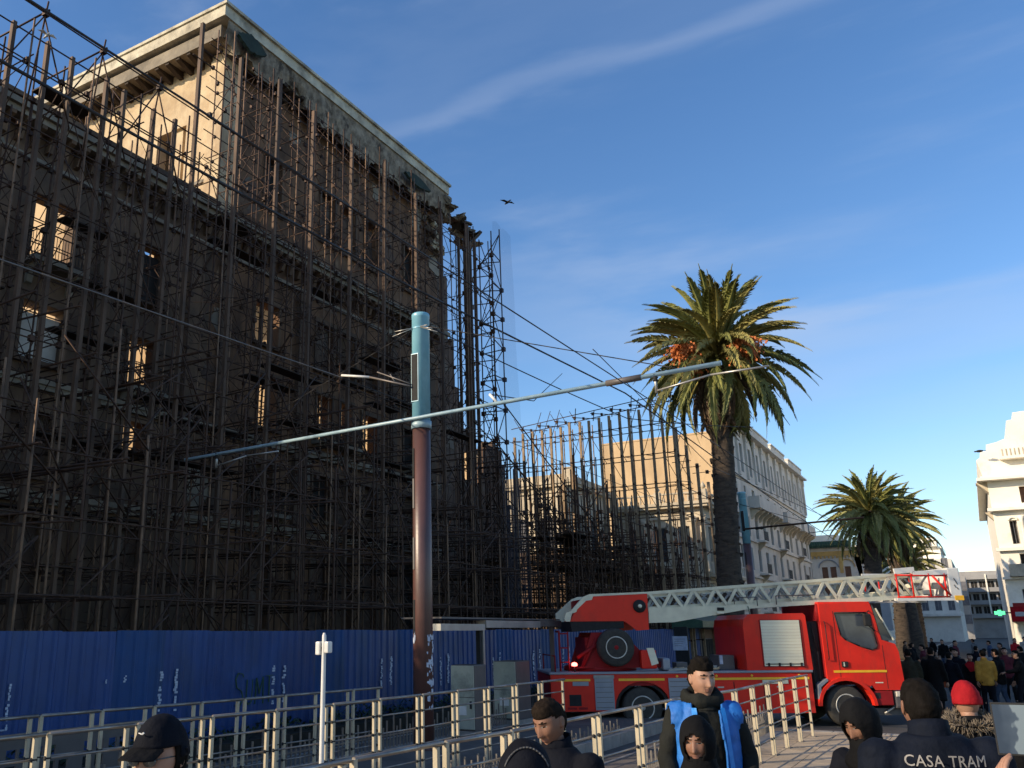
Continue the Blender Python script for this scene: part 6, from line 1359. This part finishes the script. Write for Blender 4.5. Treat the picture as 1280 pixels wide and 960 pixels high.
        for s in (-1, 1): gl.tube(HM @ Vector((s*.061, .098, .018)), HM @ Vector((s*.078, -.004, .014)), .0024, n=6)
        gl.build('sunglasses', M_glass, t)
    if hairstyle in ('hijab', 'hoodup'):
        hm_ = C_black if hairstyle == 'hijab' else C_navy; mb = MB(); n2 = 34
        open_w = .058 if hairstyle == 'hijab' else .07; open_t = .075 if hairstyle == 'hijab' else .085
        me = None; bm = bmesh.new(); bmesh.ops.create_uvsphere(bm, u_segments=40, v_segments=26, radius=1)
        for v in bm.verts:
            c = v.co.copy(); v.co = Vector((c.x*.100*W2**.2, c.y*.118-.008, c.z*.142+.004))
            if c.z < -.2: k_ = min(1, (-c.z-.2)/.8); v.co.x *= 1+.05*k_; v.co.y *= 1
        dl = [f for f in bm.faces if f.calc_center_median().y > .045 and (f.calc_center_median().x/open_w)**2+((f.calc_center_median().z+.012)/open_t)**2 < 1]; bmesh.ops.delete(bm, geom=dl, context='FACES')
        dl = [f for f in bm.faces if f.calc_center_median().z < -.115]; bmesh.ops.delete(bm, geom=dl, context='FACES')
        for v in bm.verts: v.co += v.co.normalized()*.006*mnoise.noise(v.co*14)
        bmesh.ops.transform(bm, matrix=HM, verts=bm.verts); me = bpy.data.meshes.new('x'); bm.to_mesh(me); bm.free()
        e = evaluated(me, [('SOLIDIFY', dict(thickness=.012, offset=0)), ('SUBSURF', dict(levels=1))]); e.materials.clear(); e.materials.append(hm_); e.polygons.foreach_set('use_smooth', [True]*len(e.polygons)); link('headscarf' if hairstyle == 'hijab' else 'hood', e, t)
        c = MB(); rr_ = []
        for z, rx, ry in ((1.57, .088, .092), (1.53, .094, .098), (1.49, .112, .108), (1.455, .145, .120), (1.43, .155, .122)):
            rr_.append([LN((math.cos(a)*rx*(1+.04*math.sin(a*7+z*30)), math.sin(a)*ry+.012, z-.05*max(0, math.sin(a))*(1.58-z)*6)) for a in [2*math.pi*k/40 for k in range(40)]])
        c.rings(rr_, cap=True).build('scarf_drape', hm_, t, smooth=True)
    return t, HM, LN
# ---- foreground people (face = local +Y)
def yaw_to(dx, dy): return math.atan2(-dx, dy)
CAMV = lambda x, y: yaw_to(-x, -y)           # yaw that faces the camera
person((-2.60, 2.42, 0), CAMV(-2.6, 2.42)+R(-38), 'man in a dark baseball cap and sunglasses at the bottom left', 1.79, C_black, hairstyle='cap', skin=M_skin, headpitch=R(-4), seed=1)
t, HM, LN = person((-1.50, 3.12, 0), R(30), 'person with a dark hood seen from behind at bottom centre', 1.69, C_navy, hairstyle='hoodup', skin=M_skin, seed=2, puffy=.015, headpitch=R(6), wide=1.05)
mb = MB(); pts = [HM @ Vector((.088*math.sin(a), -.075, .02+.115*math.cos(a))) for a in [math.pi*(k-8)/22 for k in range(17)]]; mb.path(pts, .0035, 5).build('hood_piping', C_grey, t)
person((-2.11, 4.80, 0), CAMV(-2.1, 4.8)+R(-42), 'man with short dark hair and navy jacket looking down to the left', 1.76, C_navy, skin=M_skind, hair=M_hairb, headpitch=R(-24), seed=3, puffy=.02, wide=1.1, drop=.025)
person((-1.43, 5.15, 0), CAMV(-1.5, 5.1)+R(-14), 'woman in a black headscarf standing in front of the man in the blue vest', 1.62, C_grey, hairstyle='hijab', skin=M_skind, seed=4, headpitch=R(-8), fem=True)
t, HM, LN = person((-1.83, 6.80, 0), CAMV(-1.86, 6.72)+R(12), 'young man in a bright blue vest over a dark hooded jacket', 1.88, C_char, skin=M_skin, hairstyle='tall', seed=5, headyaw=R(16), headpitch=R(-6), puffy=.006, armpose=[((-.27, .0, 1.14), (-.24, .16, .94)), ((.27, .0, 1.14), (.27, .14, .92))])
VR = [(.80, .215, .170, .30), (.95, .212, .168, .32), (1.1, .205, .165, .36), (1.2, .205, .165, .42), (1.3, .208, .160, .50), (1.37, .205, .148, .56), (1.42, .185, .132, .62), (1.462, .155, .115, .70), (1.50, .12, .105, .85)]
vj = MB(); vj.rings([ell((0, .003, z), rx, ry) for z, rx, ry, _ in VR])
for s in (-1, 1): limb(vj, [(s*.08, -.005, 1.405), (s*.16, -.01, 1.40), (s*.215, -.01, 1.385)], [.10, .10, .088])
e = remesh(vj, .012, 6, 'vest', C_blue); wrinkle(e, .007, 14, 2)
bm = bmesh.new(); bm.from_mesh(e)
def vest_cut(c):
    w = .062+.03*max(0, min(1, (1.45-c.z)/.5))+(.03 if c.z > 1.44 else 0)
    return (c.y > .0 and abs(c.x) < w) or abs(c.x) > .228 or (abs(c.x) > .205 and c.z < 1.36) or c.z > 1.485 or c.z < .81
bmesh.ops.delete(bm, geom=[f for f in bm.faces if vest_cut(f.calc_center_median())], context='FACES'); bm.to_mesh(e); bm.free()
e = evaluated(e, [('SMOOTH', dict(factor=.5, iterations=3)), ('SOLIDIFY', dict(thickness=.014, offset=1))]); e.polygons.foreach_set('use_smooth', [True]*len(e.polygons)); e.materials.clear(); e.materials.append(C_blue); link('vest', e, t)
for s in (-1, 1):     # paler turned-back front edges
    mb = MB(); P = [Vector((s*(.108+.03*max(0, min(1, (1.45-v[0])/.5))), v[2]*.93+.022, v[0])) for v in VR[:-1]]; Q = [Vector((s*(.078+.03*max(0, min(1, (1.45-v[0])/.5))), v[2]*1.0+.026, v[0])) for v in VR[:-1]]
    for k in range(len(P)-1): mb.quad(P[k], Q[k], Q[k+1], P[k+1]); mb.quad(*[p-Vector((0, .008, 0)) for p in (P[k], P[k+1], Q[k+1], Q[k])])
    mb.build('vest_lining', C_blueb, t, fix=False, smooth=True)
c = MB(); rr_ = []
for k in range(30):
    a = 2*math.pi*k/30; cc = Vector((math.sin(a)*.110, math.cos(a)*.085-.005, 1.52-.022*math.cos(a))); ou = Vector((math.sin(a), math.cos(a), 0)); rr_.append([cc+(ou*math.cos(w)+Vector((0, 0, 1))*math.sin(w)*1.5)*(.032+.006*math.sin(a*5)) for w in [2*math.pi*j/10 for j in range(10)]])
rr_.append(rr_[0]); c.rings(rr_, cap=False).build('hood_collar', C_char, t, smooth=True)
person((-.63, 6.05, 0), CAMV(-.72, 6.0)+R(-38), 'woman in a black headscarf looking down, arms low, near the truck wheel', 1.70, C_navy, hairstyle='hijab', skin=M_skind, seed=6, headpitch=R(-26), puffy=.012, lean=R(10), armpose=[((-.30, .06, 1.16), (-.36, .26, .98)), ((.30, .08, 1.15), (.2, .3, 1.0))])
t, HM, LN = person((-.31, 5.15, 0), yaw_to(-.35, 1.0), 'man seen from behind wearing a navy jacket with white back lettering', 1.90, C_navy2, hairstyle='short', skin=M_skind, seed=7, puffy=.024, wide=1.17, headpitch=R(-8), drop=.05)
tm_ = text_mesh('CASA TRAM', .062, .003)
wx_ = max(v.co.x for v in tm_.vertices)-min(v.co.x for v in tm_.vertices)
for v in tm_.vertices: v.co.x *= .315/wx_; v.co.y *= 1.05
for v in tm_.vertices:
    x, z = v.co.x, v.co.y; off = -(.150*math.sqrt(max(.01, 1-(x/.245)**2))+.026); v.co = Vector((x, off-.006-v.co.z, 1.388+z*1.0))
tm_.materials.append(C_pale); link('back_lettering', tm_, t)
t, HM, LN = person((-.19, 7.55, 0), yaw_to(-.25, 1.0), 'person in a red knit beanie and dark fur-trimmed coat seen from behind', 1.71, C_black, hairstyle='beanie', skin=M_skin, seed=8, puffy=.035, wide=1.12)
c = MB(); q = random.Random(3)
for k in range(900):
    a = q.uniform(0, 2*math.pi); w = q.uniform(0, 2*math.pi); cc = Vector((math.sin(a)*.135, math.cos(a)*.11-.02, 1.515-.035*math.cos(a)*-1)); d = Vector((math.sin(a)*math.cos(w), math.cos(a)*math.cos(w), math.sin(w))); p0 = cc+d*.02; c.tube(p0, p0+d*q.uniform(.025, .045)+Vector((q.uniform(-.012, .012), q.uniform(-.012, .012), q.uniform(-.015, .008))), .006, .0015, n=3, cap=False)
c.build('fur_trim', C_fur, t, fix=False)
mb = MB(); mb.bar((-.12, -.185, 1.36), (.16, -.175, 1.02), .006, .03, up=(0, 1, 0)).build('bag_strap', C_grey, t)
# phone held up from the right edge
hx, hy = -.03, 3.44
t, HM, LN = person((hx+.30, hy-.02, 0), R(12), 'person just outside the right edge raising a phone with one hand', 1.70, C_black, hairstyle='short', skin=M_skin, seed=9, armpose=[((-.26, .20, 1.32), (-.25, .31, 1.59), Vector((-.1, 1, 0))), None])
ph = empty('mobile_phone', (.025, 3.80, 1.765), R(2), 'black phone with its lit screen showing the street, held up at the right edge', 'phone')
bevelbox('phone_case', M_blk, ph, -.056, .056, -.005, .005, -.086, .086, .0035)
scr = bpy.data.materials.new('phone_screen'); scr.use_nodes = True; nt = scr.node_tree; b = nt.nodes['Principled BSDF']; b.inputs['Roughness'].default_value = .4; b.inputs['Specular IOR Level'].default_value = .2
tcn = nt.nodes.new('ShaderNodeTexCoord'); nzn = nt.nodes.new('ShaderNodeTexNoise'); nzn.inputs['Scale'].default_value = 2.2; nt.links.new(tcn.outputs['Generated'], nzn.inputs[0]); spx = nt.nodes.new('ShaderNodeSeparateXYZ'); nt.links.new(tcn.outputs['Generated'], spx.inputs[0])
ad = nt.nodes.new('ShaderNodeMath'); ad.operation = 'MULTIPLY_ADD'; nt.links.new(nzn.outputs[0], ad.inputs[0]); ad.inputs[1].default_value = .9; nt.links.new(spx.outputs[0], ad.inputs[2])
cr_ = nt.nodes.new('ShaderNodeValToRGB'); nt.links.new(ad.outputs[0], cr_.inputs[0]); cr_.color_ramp.elements[0].position = .62; cr_.color_ramp.elements[0].color = (.03, .045, .07, 1); cr_.color_ramp.elements[1].position = 1.05; cr_.color_ramp.elements[1].color = (.15, .19, .22, 1)
e1 = cr_.color_ramp.elements.new(.95); e1.color = (.05, .07, .10, 1)
nt.links.new(cr_.outputs[0], b.inputs['Base Color']); nt.links.new(cr_.outputs[0], b.inputs['Emission Color']); b.inputs['Emission Strength'].default_value = .10
MB().box(-.051, .051, -.0062, -.0052, -.079, .079).build('phone_screen', scr, ph)
# ---- crowd behind the truck
def crowd(x, y, rz, label, H, j, tr__, seed, hs='short', st=.12, coat=False, ap=None, skin=M_skin, z=-.25):
    return person((x, y, z), rz, label, H, j, tr__, skin=skin, hairstyle=hs, stride=st, coat=coat, fine=False, seed=seed, armpose=ap, group='people crowding the street beyond the truck', puffy=.012)[0]
F_ = R(180)
crowd(-1.96, 28.6, R(10), 'man in dark olive jacket and navy trousers with back turned, closest behind the cab', 1.80, C_olive, C_navy, 31, st=.05)
crowd(-1.42, 28.9, R(-15), 'tall figure in a long black coat beside an orange bag', 1.84, C_black, C_black, 32, coat=True, st=.1)
t = crowd(-1.05, 30.3, R(-30), 'man with orange shoulder cloth and blue jeans right of the long black coat', 1.68, C_navy, C_jean, 33)
MB().prism([(-.30, .75), (-.17, .75), (-.15, 1.35), (-.26, 1.33)], -.08, .1, 'xz').build('orange_cloth', C_orange, t)
crowd(-.95, 33.4, R(150), 'person in dark jacket and pale jeans farther back behind the orange bag', 1.72, C_navy, C_jeanl, 34)
t = crowd(-.55, 31.6, R(170), 'woman in black with a red scarf over her shoulder', 1.62, C_black, C_black, 35)
MB().prism([(-.16, 1.25), (.02, 1.2), (.14, 1.42), (.05, 1.52), (-.1, 1.5)], .10, .16, 'xz').build('red_scarf', C_red, t)
crowd(-.20, 30.6, R(20), 'person in a mustard yellow jacket and dark jeans with back turned', 1.74, C_mustard, C_navy, 36, st=.16)
crowd(.12, 31.2, R(60), 'person in black jacket and blue jeans next to the mustard jacket', 1.76, C_black, C_jean, 37, st=.14)
crowd(.62, 31.2, R(95), 'person in black at the right edge stretching an arm forward', 1.72, C_black, C_navy, 38, ap=[((-.26, .12, 1.2), (-.22, .38, 1.15)), None])
crowd(.38, 35.5, R(185), 'person in dark maroon top behind the mustard jacket', 1.72, C_maroon, C_black, 39)
crowd(-1.75, 34.6, R(160), 'person in brown jacket half hidden behind the olive jacket', 1.74, C_brown, C_black, 40)
crowd(-2.9, 33.0, R(190), 'person in tan jacket at the nose of the truck', 1.70, C_brown, C_navy, 41, z=-.25)
spots = [(-.2, 37.0, C_pale, 'pale jacket'), (-1.2, 38.5, C_grey, 'grey jacket'), (.9, 38.0, C_black, 'black jacket'), (-2.2, 40, C_maroon, 'maroon jacket'), (1.3, 42, C_orange, 'orange top'), (-.5, 43, C_navy, 'navy coat'), (-3.0, 46, C_black, 'black coat'), (.4, 47, C_brown, 'brown coat'), (1.9, 48, C_grey, 'grey coat'), (-1.4, 50, C_maroon, 'dark red coat'), (-3.4, 53, C_navy, 'navy top'), (2.4, 54, C_black, 'black top'), (.0, 55, C_jean, 'denim jacket'), (-2.2, 58, C_black, 'long dark coat'), (1.2, 60, C_red, 'red jacket'), (-4.2, 60, C_brown, 'brown top'), (3.0, 63, C_navy, 'navy jacket'), (-.8, 64, C_grey, 'grey top'), (-3.1, 67, C_black, 'black hooded top'), (1.9, 69, C_pale, 'cream jacket')]
base_ = {}
for k, (x, y, cj, w) in enumerate(spots):
    if k < 4: base_[k] = crowd(x, y, R(40*k-30), f'small distant walker in a {w} in the street', 1.66+.03*(k % 5), cj, (C_black, C_jean, C_navy, C_jeanl)[k % 4], 60+k)
    else:
        src = base_[k % 4]; r_ = src.copy(); COL.objects.link(r_); r_.location = (x, y, -.25); r_.rotation_euler = (0, 0, R(67*k)); s_ = .94+.02*(k % 5); r_.scale = (s_,)*3; r_['label'] = f'small distant walker in a {w} in the street'
        for ch in src.children:
            d = ch.copy(); COL.objects.link(d); d.parent = r_
            if ch.name.startswith(('jacket', 'collar')): d.data = ch.data.copy(); d.data.materials.clear(); d.data.materials.append(cj)
